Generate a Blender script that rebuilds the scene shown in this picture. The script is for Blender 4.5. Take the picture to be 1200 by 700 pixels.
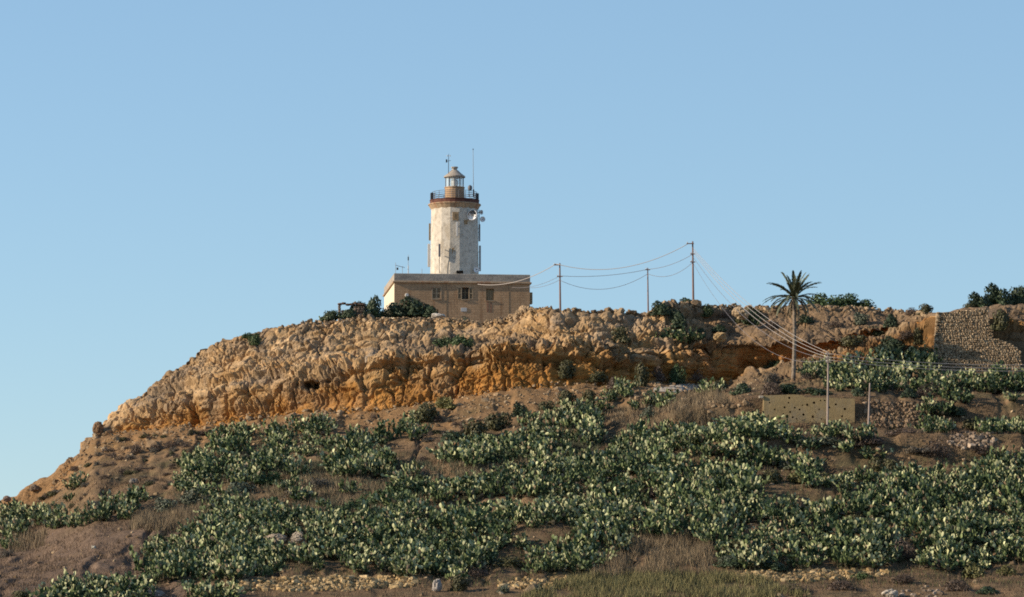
import bpy, bmesh, math, random
import numpy as np
from mathutils import Vector, Matrix
from mathutils.geometry import tessellate_polygon

# ------------------------------------------------------------------ scene, camera, light
S = bpy.context.scene
for o in list(bpy.data.objects):
    bpy.data.objects.remove(o, do_unlink=True)
COL = S.collection
random.seed(7)
R = np.random.default_rng(11)

FPX, PITCH = 4497.0, 0.1          # focal length in photo pixels, camera pitch (rad)
cam_d = bpy.data.cameras.new("camera")
cam_d.sensor_width = 36.0
cam_d.lens = 36.0 * FPX / 1200.0
cam_d.clip_start, cam_d.clip_end = 1.0, 20000.0
cam = bpy.data.objects.new("camera", cam_d)
cam.rotation_euler = (math.pi / 2 + PITCH, 0, 0)
COL.objects.link(cam)
S.camera = cam

SUN_EL, SUN_FRONT = math.radians(23), math.radians(11)
sdir = Vector((-math.cos(SUN_EL) * math.cos(SUN_FRONT), -math.cos(SUN_EL) * math.sin(SUN_FRONT), math.sin(SUN_EL)))
sun_d = bpy.data.lights.new("sun", 'SUN')
sun_d.energy, sun_d.angle, sun_d.color = 5.0, math.radians(0.5), (1.0, 0.86, 0.68)
sun = bpy.data.objects.new("sun", sun_d)
sun.rotation_euler = sdir.to_track_quat('Z', 'Y').to_euler()
sun.location = (-200, -50, 200)
COL.objects.link(sun)

W = bpy.data.worlds.new("World")
S.world = W
W.use_nodes = True
wn = W.node_tree.nodes
sky = wn.new('ShaderNodeTexSky')
sky.sky_type = 'NISHITA'
sky.sun_disc = False
sky.sun_elevation = SUN_EL
sky.sun_rotation = -math.atan2(sdir.x, sdir.y)
sky.altitude = 0
sky.air_density, sky.dust_density, sky.ozone_density = 1.0, 0.0, 3.3
wn['Background'].inputs[1].default_value = 0.109
veil = wn.new('ShaderNodeMix'); veil.data_type = 'RGBA'      # pale blue veil mixed in low down, fading overhead to cut sky fill
wtc = wn.new('ShaderNodeTexCoord'); wsep = wn.new('ShaderNodeSeparateXYZ'); wmr = wn.new('ShaderNodeMapRange')
wmr.inputs[1].default_value, wmr.inputs[2].default_value, wmr.inputs[3].default_value, wmr.inputs[4].default_value = 0.0, 0.75, 0.5, 0.0
W.node_tree.links.new(wtc.outputs['Generated'], wsep.inputs[0]); W.node_tree.links.new(wsep.outputs['Z'], wmr.inputs[0]); W.node_tree.links.new(wmr.outputs[0], veil.inputs['Factor'])
veil.inputs['B'].default_value = (2.0, 3.36, 4.65, 1)
W.node_tree.links.new(sky.outputs[0], veil.inputs['A'])
W.node_tree.links.new(veil.outputs['Result'], wn['Background'].inputs[0])

S.view_settings.view_transform = 'Standard'
S.view_settings.look = 'None'
S.view_settings.gamma = 1.0
S.view_settings.use_curve_mapping = False
S.view_settings.exposure = 0.5
S.cycles.filter_width = 1.8
S.cycles.max_bounces = 5
S.cycles.use_denoising = False

# ------------------------------------------------------------------ helpers
ce, se = math.cos(PITCH), math.sin(PITCH)
def P(x, y, D):
    """point of the place seen at photo pixel (x, y), D metres ahead"""
    cx, cy = (x - 600.0) / FPX, (350.0 - y) / FPX
    t = D / (ce - cy * se)
    return np.array([t * cx, D, t * (se + cy * ce)]) if np.ndim(t) == 0 else np.stack([t * cx, D + 0 * t, t * (se + cy * ce)], -1)
def PV(x, y, D):
    return Vector(P(float(x), float(y), float(D)))
def proj(p):
    p = np.asarray(p)
    d = p[..., 1] * ce + p[..., 2] * se
    u = -p[..., 1] * se + p[..., 2] * ce
    return 600 + FPX * p[..., 0] / d, 350 - FPX * u / d

def hsh(ix, iy, iz, seed=0):
    h = (ix.astype(np.int64) * 374761393 + iy.astype(np.int64) * 668265263 + iz.astype(np.int64) * 2147483647 + seed * 974634777) & 0xFFFFFFFF
    h = ((h ^ (h >> 13)) * 1274126177) & 0xFFFFFFFF
    h = ((h ^ (h >> 15)) * 2246822519) & 0xFFFFFFFF
    h = h ^ (h >> 16)
    return (h & 0xFFFFFF) / float(0xFFFFFF)
def vnoise(p, seed=0):
    i = np.floor(p); f = p - i; f = f * f * (3 - 2 * f); i = i.astype(np.int64)
    r = 0
    for dx in (0, 1):
        wx = f[..., 0] if dx else 1 - f[..., 0]
        for dy in (0, 1):
            wy = f[..., 1] if dy else 1 - f[..., 1]
            for dz in (0, 1):
                wz = f[..., 2] if dz else 1 - f[..., 2]
                r = r + wx * wy * wz * hsh(i[..., 0] + dx, i[..., 1] + dy, i[..., 2] + dz, seed)
    return r * 2 - 1
def fbm(p, oct=4, seed=0, gain=0.5):
    a, r, t = 1.0, 0, 0
    for k in range(oct):
        r = r + a * vnoise(p * (2.03 ** k) + 17.3 * k, seed + k); t += a; a *= gain
    return r / t
def worley(p, seed=0):
    i = np.floor(p).astype(np.int64)
    f1 = np.full(p.shape[:-1], 9.0); f2 = f1.copy(); cid = np.zeros(p.shape[:-1])
    for dx in (-1, 0, 1):
        for dy in (-1, 0, 1):
            for dz in (-1, 0, 1):
                a, b, c = i[..., 0] + dx, i[..., 1] + dy, i[..., 2] + dz
                d = np.maximum(np.maximum(np.abs(a + hsh(a, b, c, seed) - p[..., 0]), np.abs(b + hsh(a, b, c, seed + 1) - p[..., 1])), np.abs(c + hsh(a, b, c, seed + 2) - p[..., 2])) * 0.5 + 0.5 * np.sqrt(
                    (a + hsh(a, b, c, seed) - p[..., 0]) ** 2 + (b + hsh(a, b, c, seed + 1) - p[..., 1]) ** 2 + (c + hsh(a, b, c, seed + 2) - p[..., 2]) ** 2)
                near = d < f1
                f2 = np.where(near, f1, np.minimum(f2, d))
                cid = np.where(near, hsh(a, b, c, seed + 3), cid)
                f1 = np.where(near, d, f1)
    return f1, f2, cid
def sstep(a, b, x):
    t = np.clip((x - a) / (b - a), 0, 1); return t * t * (3 - 2 * t)

def mesh_np(name, v, f, col=None, smooth=False, mat=None):
    """mesh from arrays; f is (n,3) or (n,4)"""
    v = np.asarray(v, np.float32); f = np.asarray(f, np.int32)
    m = bpy.data.meshes.new(name)
    m.vertices.add(len(v)); m.vertices.foreach_set('co', v.ravel())
    n, k = f.shape
    m.loops.add(n * k); m.loops.foreach_set('vertex_index', f.ravel())
    m.polygons.add(n); m.polygons.foreach_set('loop_start', np.arange(0, n * k, k, dtype=np.int32))
    m.polygons.foreach_set('loop_total', np.full(n, k, np.int32))
    m.polygons.foreach_set('use_smooth', np.full(n, smooth, bool))
    m.update(calc_edges=True)
    if col is not None:
        a = m.color_attributes.new('col', 'FLOAT_COLOR', 'POINT')
        c = np.ones((len(v), 4), np.float32); c[:, :3] = col
        a.data.foreach_set('color', c.ravel())
    if mat: m.materials.append(mat)
    return m
def link(name, mesh, parent=None, loc=None):
    o = bpy.data.objects.new(name, mesh); COL.objects.link(o)
    if parent: o.parent = parent
    if loc is not None: o.location = loc
    return o
def tag(o, label=None, cat=None, group=None, kind=None):
    if label: o['label'] = label
    if cat: o['category'] = cat
    if group: o['group'] = group
    if kind: o['kind'] = kind
    return o
def empty(name, loc, rz=0.0, **k):
    o = bpy.data.objects.new(name, None); o.empty_display_size = 0.5
    o.location = loc; o.rotation_euler = (0, 0, rz); COL.objects.link(o)
    return tag(o, **k)
def fin(bm, name, mat, parent=None, smooth=False, loc=None):
    m = bpy.data.meshes.new(name); bmesh.ops.recalc_face_normals(bm, faces=bm.faces)
    for f in bm.faces: f.smooth = smooth
    bm.to_mesh(m); bm.free(); m.materials.append(mat)
    return link(name, m, parent, loc)
def box(bm, x0, x1, y0, y1, z0, z1, bev=0.0):
    r = bmesh.ops.create_cube(bm, size=1, matrix=Matrix.Translation(((x0 + x1) / 2, (y0 + y1) / 2, (z0 + z1) / 2)) @ Matrix.Diagonal((x1 - x0, y1 - y0, z1 - z0, 1)))
    if bev:
        es = {e for v in r['verts'] for e in v.link_edges}
        bmesh.ops.bevel(bm, geom=list(es), offset=bev, segments=1, affect='EDGES')
def tube(bm, pts, r, n=6, cap=True):
    pts = [Vector(p) for p in pts]; rs = r if isinstance(r, (list, tuple)) else [r] * len(pts)
    rings = []
    for i, p in enumerate(pts):
        t = (pts[min(i + 1, len(pts) - 1)] - pts[max(i - 1, 0)]).normalized()
        a = t.cross(Vector((0, 0, 1)) if abs(t.z) < 0.95 else Vector((0, 1, 0))).normalized(); b = t.cross(a)
        rings.append([bm.verts.new(p + rs[i] * (math.cos(2 * math.pi * k / n) * a + math.sin(2 * math.pi * k / n) * b)) for k in range(n)])
    for i in range(len(rings) - 1):
        for k in range(n):
            bm.faces.new((rings[i][k], rings[i][(k + 1) % n], rings[i + 1][(k + 1) % n], rings[i + 1][k]))
    if cap:
        bm.faces.new(rings[0]); bm.faces.new(rings[-1])
def lathe(bm, prof, n=24, cx=0, cy=0, ph=0.0, cap=True):
    rings = []
    for r, z in prof:
        rings.append([bm.verts.new((cx + r * math.cos(2 * math.pi * k / n + ph), cy + r * math.sin(2 * math.pi * k / n + ph), z)) for k in range(n)])
    for i in range(len(rings) - 1):
        for k in range(n):
            bm.faces.new((rings[i][k], rings[i][(k + 1) % n], rings[i + 1][(k + 1) % n], rings[i + 1][k]))
    if cap:
        bm.faces.new(rings[0]); bm.faces.new(rings[-1])

# ------------------------------------------------------------------ materials
def mat(name, color=(0.5, 0.5, 0.5), rough=0.9, attr=False, nscale=None, namp=0.25, bump=0.0, bscale=None, metal=0.0, spec=0.3, objrand=0.0, extra=None, emit=None):
    m = bpy.data.materials.new(name); m.use_nodes = True
    nt = m.node_tree; N = nt.nodes; L = nt.links; b = N['Principled BSDF']
    b.inputs['Roughness'].default_value = rough; b.inputs['Metallic'].default_value = metal
    b.inputs['Specular IOR Level'].default_value = spec
    if attr:
        a = N.new('ShaderNodeAttribute'); a.attribute_name = 'col'; cur = a.outputs['Color']
    else:
        a = N.new('ShaderNodeRGB'); a.outputs[0].default_value = (*color, 1); cur = a.outputs[0]
    tc = N.new('ShaderNodeTexCoord')
    def mul(cur, fac_sock, lo, hi):
        mr = N.new('ShaderNodeMapRange'); L.new(fac_sock, mr.inputs[0]); mr.inputs[3].default_value = lo; mr.inputs[4].default_value = hi
        mx = N.new('ShaderNodeVectorMath'); mx.operation = 'SCALE'; L.new(cur, mx.inputs[0]); L.new(mr.outputs[0], mx.inputs['Scale'])
        return mx.outputs[0]
    if nscale:
        for s in (nscale if isinstance(nscale, tuple) else (nscale,)):
            n = N.new('ShaderNodeTexNoise'); n.inputs['Scale'].default_value = s; n.inputs['Detail'].default_value = 5; n.inputs['Roughness'].default_value = 0.65
            L.new(tc.outputs['Object'], n.inputs['Vector'])
            mr = N.new('ShaderNodeMapRange'); mr.inputs[1].default_value = 0.3; mr.inputs[2].default_value = 0.7; L.new(n.outputs[0], mr.inputs[0])
            cur = mul(cur, mr.outputs[0], 1 - namp, 1 + namp)
    if objrand:
        oi = N.new('ShaderNodeObjectInfo'); cur = mul(cur, oi.outputs['Random'], 1 - objrand, 1 + objrand)
    if extra: cur = extra(N, L, tc, cur)
    L.new(cur, b.inputs['Base Color'])
    if bump:
        n = N.new('ShaderNodeTexNoise'); n.inputs['Scale'].default_value = bscale; n.inputs['Detail'].default_value = 6; n.inputs['Roughness'].default_value = 0.7
        L.new(tc.outputs['Object'], n.inputs['Vector'])
        bp = N.new('ShaderNodeBump'); bp.inputs['Strength'].default_value = 1.0; bp.inputs['Distance'].default_value = bump
        L.new(n.outputs[0], bp.inputs['Height']); L.new(bp.outputs[0], b.inputs['Normal'])
    return m
def noise_mix(scale, lo, hi, color, amount=1.0, stretch=(1, 1, 1), detail=5):
    """stains: mix towards a colour where a noise lies between lo and hi"""
    def f(N, L, tc, cur):
        mp = N.new('ShaderNodeMapping'); mp.inputs['Scale'].default_value = stretch; L.new(tc.outputs['Object'], mp.inputs[0])
        n = N.new('ShaderNodeTexNoise'); n.inputs['Scale'].default_value = scale; n.inputs['Detail'].default_value = detail; n.inputs['Roughness'].default_value = 0.65
        L.new(mp.outputs[0], n.inputs['Vector'])
        mr = N.new('ShaderNodeMapRange'); mr.inputs[1].default_value = lo; mr.inputs[2].default_value = hi; mr.inputs[4].default_value = amount
        L.new(n.outputs[0], mr.inputs[0])
        mx = N.new('ShaderNodeMix'); mx.data_type = 'RGBA'; L.new(mr.outputs[0], mx.inputs['Factor']); L.new(cur, mx.inputs['A']); mx.inputs['B'].default_value = (*color, 1)
        return mx.outputs['Result']
    return f
def chain(*fs):
    def f(N, L, tc, cur):
        for g in fs: cur = g(N, L, tc, cur)
        return cur
    return f
def brick_joints(w, h, color, axis_rot=None, amount=0.35):
    def f(N, L, tc, cur):
        mp = N.new('ShaderNodeMapping'); mp.inputs['Rotation'].default_value = (math.pi / 2, 0, 0); L.new(tc.outputs['Object'], mp.inputs[0])
        br = N.new('ShaderNodeTexBrick'); br.inputs['Scale'].default_value = 1; br.inputs['Brick Width'].default_value = w; br.inputs['Row Height'].default_value = h
        br.inputs['Mortar Size'].default_value = 0.02; br.inputs['Color1'].default_value = (1, 1, 1, 1); br.inputs['Color2'].default_value = (0.82, 0.8, 0.78, 1); br.inputs['Mortar'].default_value = (*color, 1)
        L.new(mp.outputs[0], br.inputs['Vector'])
        mx = N.new('ShaderNodeMix'); mx.data_type = 'RGBA'; mx.blend_type = 'MULTIPLY'; mx.inputs['Factor'].default_value = amount
        L.new(cur, mx.inputs['A']); L.new(br.outputs['Color'], mx.inputs['B'])
        return mx.outputs['Result']
    return f

M_rock = mat('rock', attr=True, rough=0.95, nscale=(1.3, 6.0), namp=0.16, bump=0.12, bscale=5.0, spec=0.1)
M_soil = mat('soil', attr=True, rough=1.0, nscale=(0.8, 5.0), namp=0.22, bump=0.15, bscale=4.0, spec=0.05)
M_ground = mat('ground', (0.16, 0.12, 0.075), 1.0, nscale=(0.02, 0.3), namp=0.3)
M_stone = mat('stone', attr=True, rough=0.95, nscale=(4.0,), namp=0.2, bump=0.04, bscale=9.0, spec=0.1, objrand=0.08)
M_pad = mat('cactus_pad', attr=True, rough=0.55, spec=0.16, objrand=0.16)
M_leaf = mat('leaf', attr=True, rough=0.6, spec=0.3, objrand=0.15)
M_grass = mat('dry_grass', attr=True, rough=0.8, spec=0.2)
M_limewash = mat('house_limewash', (0.62, 0.53, 0.39), 0.95, nscale=(0.5, 3.0), namp=0.08, extra=noise_mix(0.7, 0.6, 0.75, (0.42, 0.30, 0.18), 0.5, (1, 1, 0.3)))
M_wallstone = mat('house_limestone', (0.44, 0.285, 0.165), 0.95, nscale=(0.35, 2.5), namp=0.14, bump=0.02, bscale=6, spec=0.1,
    extra=chain(noise_mix(0.5, 0.55, 0.75, (0.30, 0.20, 0.12), 0.7, (1.0, 1.0, 0.25)), noise_mix(1.3, 0.6, 0.75, (0.55, 0.40, 0.26), 0.6), noise_mix(0.9, 0.56, 0.68, (0.25, 0.125, 0.06), 0.55, (1.8, 1, 0.18)), brick_joints(0.75, 0.32, (0.45, 0.4, 0.36), amount=0.6)))
M_parapet = mat('weathered_parapet', (0.33, 0.29, 0.24), 0.95, nscale=(0.6, 3.0), namp=0.18, bump=0.03, bscale=5, spec=0.1,
    extra=chain(noise_mix(0.9, 0.5, 0.62, (0.20, 0.18, 0.16), 0.8, (0.35, 1, 1.6)), noise_mix(0.7, 0.58, 0.7, (0.55, 0.33, 0.17), 0.6, (0.5, 1, 1))))
M_tower = mat('tower_limewash', (0.53, 0.475, 0.395), 0.95, nscale=(0.5, 3.0), namp=0.12, bump=0.05, bscale=3.5, spec=0.1,
    extra=chain(noise_mix(0.9, 0.52, 0.66, (0.36, 0.30, 0.22), 0.75, (1, 1, 0.35)), noise_mix(1.8, 0.5, 0.66, (0.34, 0.30, 0.245), 0.85), noise_mix(1.1, 0.62, 0.74, (0.46, 0.29, 0.15), 0.7, (1.6, 1.6, 0.22))))
M_tan = mat('bare_stone', (0.30, 0.205, 0.115), 0.95, nscale=3.0, namp=0.25, spec=0.1)
M_rust = mat('rusty_band', (0.10, 0.042, 0.032), 0.85, nscale=(1.2, 5), namp=0.3, spec=0.2, extra=noise_mix(1.5, 0.55, 0.7, (0.2, 0.095, 0.05), 0.7))
M_cornice = mat('stained_cornice', (0.36, 0.26, 0.165), 0.95, nscale=2.0, namp=0.25, extra=noise_mix(1.2, 0.5, 0.65, (0.28, 0.12, 0.06), 0.8, (1, 1, 0.6)))
M_dark = mat('dark_metal', (0.03, 0.032, 0.036), 0.6, spec=0.4)
M_black = mat('black_opening', (0.012, 0.011, 0.010), 1.0, spec=0.0)
M_greymetal = mat('grey_metal', (0.28, 0.28, 0.28), 0.55, metal=0.3, nscale=4, namp=0.15)
M_rail = mat('grey_railing', (0.13, 0.13, 0.14), 0.6, metal=0.2)
M_white = mat('white_dish', (0.78, 0.77, 0.76), 0.5, spec=0.4, nscale=2.0, namp=0.05)
M_offwhite = mat('weathered_white', (0.5, 0.48, 0.45), 0.8, nscale=2.0, namp=0.15)
M_shutter = mat('old_shutter_paint', (0.40, 0.30, 0.19), 0.8, nscale=3, namp=0.2)
M_shutterdk = mat('shutter_slats', (0.19, 0.135, 0.08), 0.9, nscale=5, namp=0.3)
M_boards = mat('weathered_boards', (0.22, 0.17, 0.10), 0.9, nscale=4, namp=0.3)
M_lroof = mat('lantern_roof_paint', (0.33, 0.29, 0.24), 0.7, nscale=2.5, namp=0.2, extra=noise_mix(2.5, 0.5, 0.65, (0.28, 0.17, 0.10), 0.7))
M_lbase = mat('lantern_base_stone', (0.37, 0.245, 0.145), 0.95, nscale=2.2, namp=0.22, extra=noise_mix(2.0, 0.6, 0.7, (0.18, 0.12, 0.08), 0.7))
M_pole = mat('pole_wood', (0.20, 0.125, 0.10), 0.9, nscale=1.5, namp=0.25)
M_polegrey = mat('pole_grey_wood', (0.30, 0.24, 0.20), 0.9, nscale=1.5, namp=0.25)
M_cablep = mat('pale_cable', (0.36, 0.325, 0.30), 0.6)
M_cabled = mat('grey_cable', (0.18, 0.17, 0.18), 0.6)
M_concrete = mat('ochre_concrete', (0.33, 0.235, 0.112), 0.95, nscale=(0.7, 3.0), namp=0.15, bump=0.03, bscale=5,
    extra=chain(noise_mix(0.5, 0.5, 0.65, (0.27, 0.22, 0.15), 0.6, (1, 1, 0.6)), noise_mix(3.0, 0.6, 0.75, (0.2, 0.14, 0.08), 0.5, (1, 1, 0.3))))
M_path = mat('pale_track', (0.40, 0.34, 0.26), 1.0, nscale=(1.0, 5.0), namp=0.12, bump=0.05, bscale=4)
M_trunk = mat('palm_trunk', (0.20, 0.16, 0.12), 0.95, nscale=(2.0, 8.0), namp=0.3, bump=0.06, bscale=6)
gl = bpy.data.materials.new('lantern_glass'); gl.use_nodes = True
gb = gl.node_tree.nodes['Principled BSDF']; gb.inputs['Base Color'].default_value = (0.75, 0.85, 0.85, 1); gb.inputs['Roughness'].default_value = 0.08
gb.inputs['Alpha'].default_value = 0.35; gb.inputs['Specular IOR Level'].default_value = 0.6
M_glass = gl

# ------------------------------------------------------------------ terrain
def I(x, pts):
    xs, ys = zip(*pts); return np.interp(x, xs, ys)
xs = np.concatenate([np.linspace(-900, -70, 50)[:-1], np.arange(-70, 1271, 1.0), np.linspace(1271, 2300, 60)[1:]])
NX = len(xs)
def sm(a, k):
    if k < 2: return a
    ker = np.hanning(k + 2)[1:-1]; ker /= ker.sum()
    return np.convolve(np.pad(a, k // 2, mode='edge'), ker, 'valid')[:len(a)]
TOP = [(-900, 800), (-500, 735), (-200, 655), (0, 586), (8, 583), (40, 571), (70, 550), (85, 536), (108, 507), (118, 492), (135, 481), (155, 465), (172, 455), (200, 432), (230, 409), (255, 396), (280, 390), (300, 386), (330, 379), (350, 375), (375, 374), (400, 373), (430, 370), (470, 372), (520, 373), (560, 376), (590, 374), (605, 367), (620, 362), (660, 358), (700, 357.5), (740, 360), (760, 361), (775, 356), (800, 354), (830, 357), (860, 357), (900, 358), (930, 358), (960, 359), (1000, 359), (1040, 361), (1080, 364), (1100, 366), (1130, 362), (1160, 361), (1180, 353), (1200, 351), (1300, 347), (2300, 330)]
BASE = [(-900, 803), (-500, 742), (-200, 665), (0, 596), (40, 585), (80, 552), (110, 512), (160, 506), (200, 502), (250, 497), (300, 491), (340, 485), (400, 480), (440, 481), (500, 474), (560, 462), (620, 453), (660, 449), (700, 450), (740, 448), (800, 451), (840, 451), (870, 445), (900, 436), (1000, 431), (1090, 432), (1200, 434), (1300, 434), (2300, 420)]
DB = [(-900, 480), (-300, 478), (0, 474), (120, 473), (200, 469), (300, 463), (440, 458), (600, 455), (700, 456), (780, 460), (860, 463), (900, 456), (960, 450), (1090, 450.6), (1200, 450.6), (2300, 450)]
_n1 = np.stack([xs, 0 * xs, 0 * xs], -1)
ytop, ybase, dbase = I(xs, TOP), sm(I(xs, BASE), 15) + 3.2 * fbm(_n1 / 34.0, 4, 3) * sstep(60, 130, xs), sm(I(xs, DB), 31)
wr = sstep(650, 900, xs)                       # terraced right-hand part
def lineyd(y, D): return P(xs, y, D)
K = []
k0 = np.stack([P(xs, np.full(NX, 800.), np.full(NX, 240.))[:, 0], np.full(NX, 240.0), np.full(NX, -2.5)], -1)
k1 = P(xs, np.full(NX, 760.) , np.full(NX, 330.0))
k2 = P(xs, I(xs, [(-900, 745), (-300, 712), (0, 700), (300, 690), (1200, 684), (2300, 684)]), np.full(NX, 360.0))
k3 = P(xs, I(xs, [(-900, 740), (-300, 700), (0, 690), (300, 675), (700, 676), (900, 670), (1200, 674), (2300, 674)]), np.full(NX, 366.0))
k7 = P(xs, ybase, dbase)
def tal(frac, bow):
    q = k3 + (k7 - k3) * frac; q[:, 2] += bow; return q
def mixl(left, y, D):
    r = P(xs, I(xs, y) if isinstance(y, list) else np.full(NX, float(y)), np.full(NX, float(D)))
    return left * (1 - wr[:, None]) + r * wr[:, None]
k4 = mixl(tal(0.33, -0.6), [(800, 548), (1000, 546), (1200, 541)], 405)
k5 = mixl(tal(0.42, -0.7), [(800, 512), (1000, 510), (1200, 511)], 407.5)
k6 = mixl(tal(0.62, -0.6), [(800, 503), (1000, 503), (1200, 505)], 425.5)
k6b = mixl(tal(0.66, -0.6), [(800, 466), (890, 466), (1010, 466), (1085, 470), (1200, 472)], 427.5)
# pale track ledge at the cliff foot, then the ramp crest in front of the recess
crest_y = np.where(xs < 862, ybase - 1.0, I(xs, [(862, 443), (870, 438), (900, 430), (930, 421), (960, 412), (1000, 399), (1040, 383), (1065, 375), (1092, 372), (1110, 374), (1300, 372), (2300, 365)]))
crest_d = np.where(xs < 862, dbase + 0.3, I(xs, [(862, 463.3), (900, 461), (960, 456.5), (1040, 455.5), (1088, 453), (1100, 452.2), (2300, 453)]))
k7a = P(xs, sm(crest_y, 5), sm(crest_d, 9))
dip = sstep(858, 880, xs) * (1 - sstep(1060, 1090, xs))
k7b = k7a + np.stack([0 * xs, 0.3 + 6.0 * dip, 0.05 - 1.0 * dip], -1)
d8 = dbase + I(xs, [(-900, 1), (0, 1.5), (110, 2.0), (300, 3.0), (600, 3.5), (700, 3.0), (770, 2.2), (850, 1.4), (900, 6.0), (960, 10.0), (1060, 10), (1095, 2.6), (2300, 4)])
y8 = I(xs, [(-900, 801), (0, 592), (80, 545), (110, 500), (200, 474), (300, 456), (350, 448), (440, 424), (500, 413), (600, 406), (660, 403), (760, 405), (850, 403), (950, 396), (1040, 380), (1092, 370), (1200, 372), (2300, 370)])
k8 = P(xs, sm(y8, 9), sm(d8, 21))
d8b = d8 + I(xs, [(-900, 0.5), (0, 1), (110, 1.5), (200, 4), (350, 6), (440, 8), (520, 11), (600, 9), (650, 4), (760, 2), (850, 2.5), (1040, 2.0), (1095, 0.6), (2300, 2)])
y8b = I(xs, [(-900, 800.5), (0, 589), (80, 541), (110, 496), (200, 458), (300, 425), (350, 412), (440, 402), (500, 394), (560, 392), (600, 390), (660, 391), (760, 396), (850, 395), (950, 388), (1040, 374), (1092, 367.5), (1140, 366), (1200, 365), (2300, 360)])
k8b = P(xs, sm(y8b, 9), sm(d8b, 21))
d9 = d8b + I(xs, [(-900, 1), (0, 1.5), (110, 2), (200, 4), (350, 5), (440, 5), (600, 4), (660, 4), (850, 5), (1040, 6), (1095, 2.5), (2300, 4)])
k9 = P(xs, sm(ytop, 3), sm(d9, 21))
zt = k9[:, 2]
lh = sstep(330, 420, xs) * (1 - sstep(640, 760, xs))
zp = np.where(xs < 300, zt - 3.0 - 0.01 * np.maximum(0, 200 - xs), zt - 0.4) * (1 - lh) + 46.6 * lh
def back(D, z): return np.stack([k9[:, 0] * (D / k9[:, 1]), np.full(NX, D), z], -1)
k10 = back(498.0, zp); k11 = back(535.0, zp - 1.0); k12 = back(640.0, zp * 0.6); k13 = back(800.0, np.full(NX, -3.0))
# rows between successive lines; last field: amount of rock relief at that line
LINES = [(k0, 0, 0), (k1, 6, 0), (k2, 40, 0), (k3, 16, 0), (k4, 100, 0.0), (k5, 26, 0.12), (k6, 24, 0.03), (k6b, 34, 0.0), (k7, 40, 0.06), (k7a, 22, 0.42), (k7b, 6, 0.4), (k8, 46, 1.0), (k8b, 34, 0.62), (k9, 42, 0.38), (k10, 16, 0.05), (k11, 8, 0.0), (k12, 6, 0), (k13, 4, 0)]
rows, rlx, seg = [LINES[0][0]], [np.zeros(NX)], [0.0]
for i in range(1, len(LINES)):
    a, ra = LINES[i - 1][0], LINES[i - 1][2]; b, n, rb = LINES[i]
    for j in range(1, n + 1):
        t = j / n
        rows.append(a + (b - a) * t); rlx.append(np.full(NX, ra + (rb - ra) * (t * t * (3 - 2 * t)))); seg.append(i - 1 + t)
G = np.array(rows); RL = np.array(rlx); SEG = np.array(seg)         # (rows, cols, 3)
NR = len(G)
XP = np.broadcast_to(xs, (NR, NX)).copy(); YP = proj(G)[1]
# relief: left tail of the ridge is soft, wall zone is protected
side = sstep(60, 125, XP) * 0.85 + 0.15
RL = RL * (1 + 0.0 * XP)
RL[(SEG > 7.15) & (SEG < 9.3)] = np.maximum(RL[(SEG > 7.15) & (SEG < 9.3)], 0.42 * (sstep(885, 930, XP) * (1 - sstep(1086, 1094, XP)))[(SEG > 7.15) & (SEG < 9.3)] * sstep(7.15, 7.6, SEG)[(SEG > 7.15) & (SEG < 9.3), None])
wallz = sstep(1083, 1092, XP) * (1 - np.where(YP < 398, sstep(1166, 1180, XP), sstep(1190, 1215, XP))) * (SEG[:, None] > 7.5) * (SEG[:, None] < 12.6)
RL = RL * side * (1 - 0.93 * wallz)
dv = np.gradient(G, axis=0); dh = np.gradient(G, axis=1)
NRM = np.cross(dh, dv); NRM /= np.linalg.norm(NRM, axis=-1, keepdims=True) + 1e-9
NRM = np.where(NRM[..., 1:2] > 0.2, -NRM, NRM)
NRM[..., 2] = np.clip(NRM[..., 2], 0, 0.6); NRM /= np.linalg.norm(NRM, axis=-1, keepdims=True)
r0, r1 = int(np.argmax(SEG >= 7.0)), int(np.argmax(SEG >= 14.0))
_rb = int(np.argmax(SEG >= 13.0))
NRM[_rb + 1:] = NRM[_rb]
RL[_rb + 1:] = RL[_rb] * np.clip(1 - (SEG[_rb + 1:, None] - 13.0) / 0.45, 0, 1)
Q = G[r0:r1].copy(); rl = RL[r0:r1]
warp = np.stack([fbm(Q / 2.2, 3, 5), fbm(Q / 2.2, 3, 9), 0.45 * fbm(Q / 2.2, 3, 13)], -1)
Qw = Q + 0.45 * warp; Qw[..., 2] += 0.05 * np.abs(Q[..., 0])
big = fbm(Q * np.array([1 / 5.0, 1 / 5.0, 1 / 12.0]), 3, 21)
gully = np.abs(fbm(Q * np.array([1 / 7.0, 1 / 7.0, 1 / 26.0]), 3, 25))
e1, e2, c0 = worley(Qw * np.array([1 / 4.6, 1 / 4.6, 1 / 2.3]), 29)
f1, f2, c1 = worley(Qw * np.array([1 / 2.0, 1 / 2.0, 1 / 0.95]), 31)
g1, g2, c2 = worley(Qw * np.array([1 / 0.9, 1 / 0.9, 1 / 0.5]), 41)
h1, h2, c3 = worley(Qw * np.array([1 / 0.4, 1 / 0.4, 1 / 0.27]), 47)
crk0 = 1 - sstep(0.0, 0.08, e2 - e1); crk1 = 1 - sstep(0.0, 0.12, f2 - f1); crk2 = 1 - sstep(0.0, 0.18, g2 - g1)
zz = Q[..., 2] + 0.7 * fbm(Q / 6.0, 2, 51) + 0.055 * np.abs(Q[..., 0])
def bed(t, sd):      # beds of uneven hardness with sharp undersides
    k = np.floor(t); f = t - k; h0 = hsh(k.astype(np.int64), 0 * k.astype(np.int64), 0 * k.astype(np.int64), sd); h1_ = hsh(k.astype(np.int64) + 1, 0 * k.astype(np.int64), 0 * k.astype(np.int64), sd)
    return (h0 + (h1_ - h0) * sstep(0.72, 1.0, f)) - 0.5
strat = 1.25 * bed(zz / 1.25, 55) + 0.7 * bed(zz / 0.52 + 0.3 * big, 57)
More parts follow.
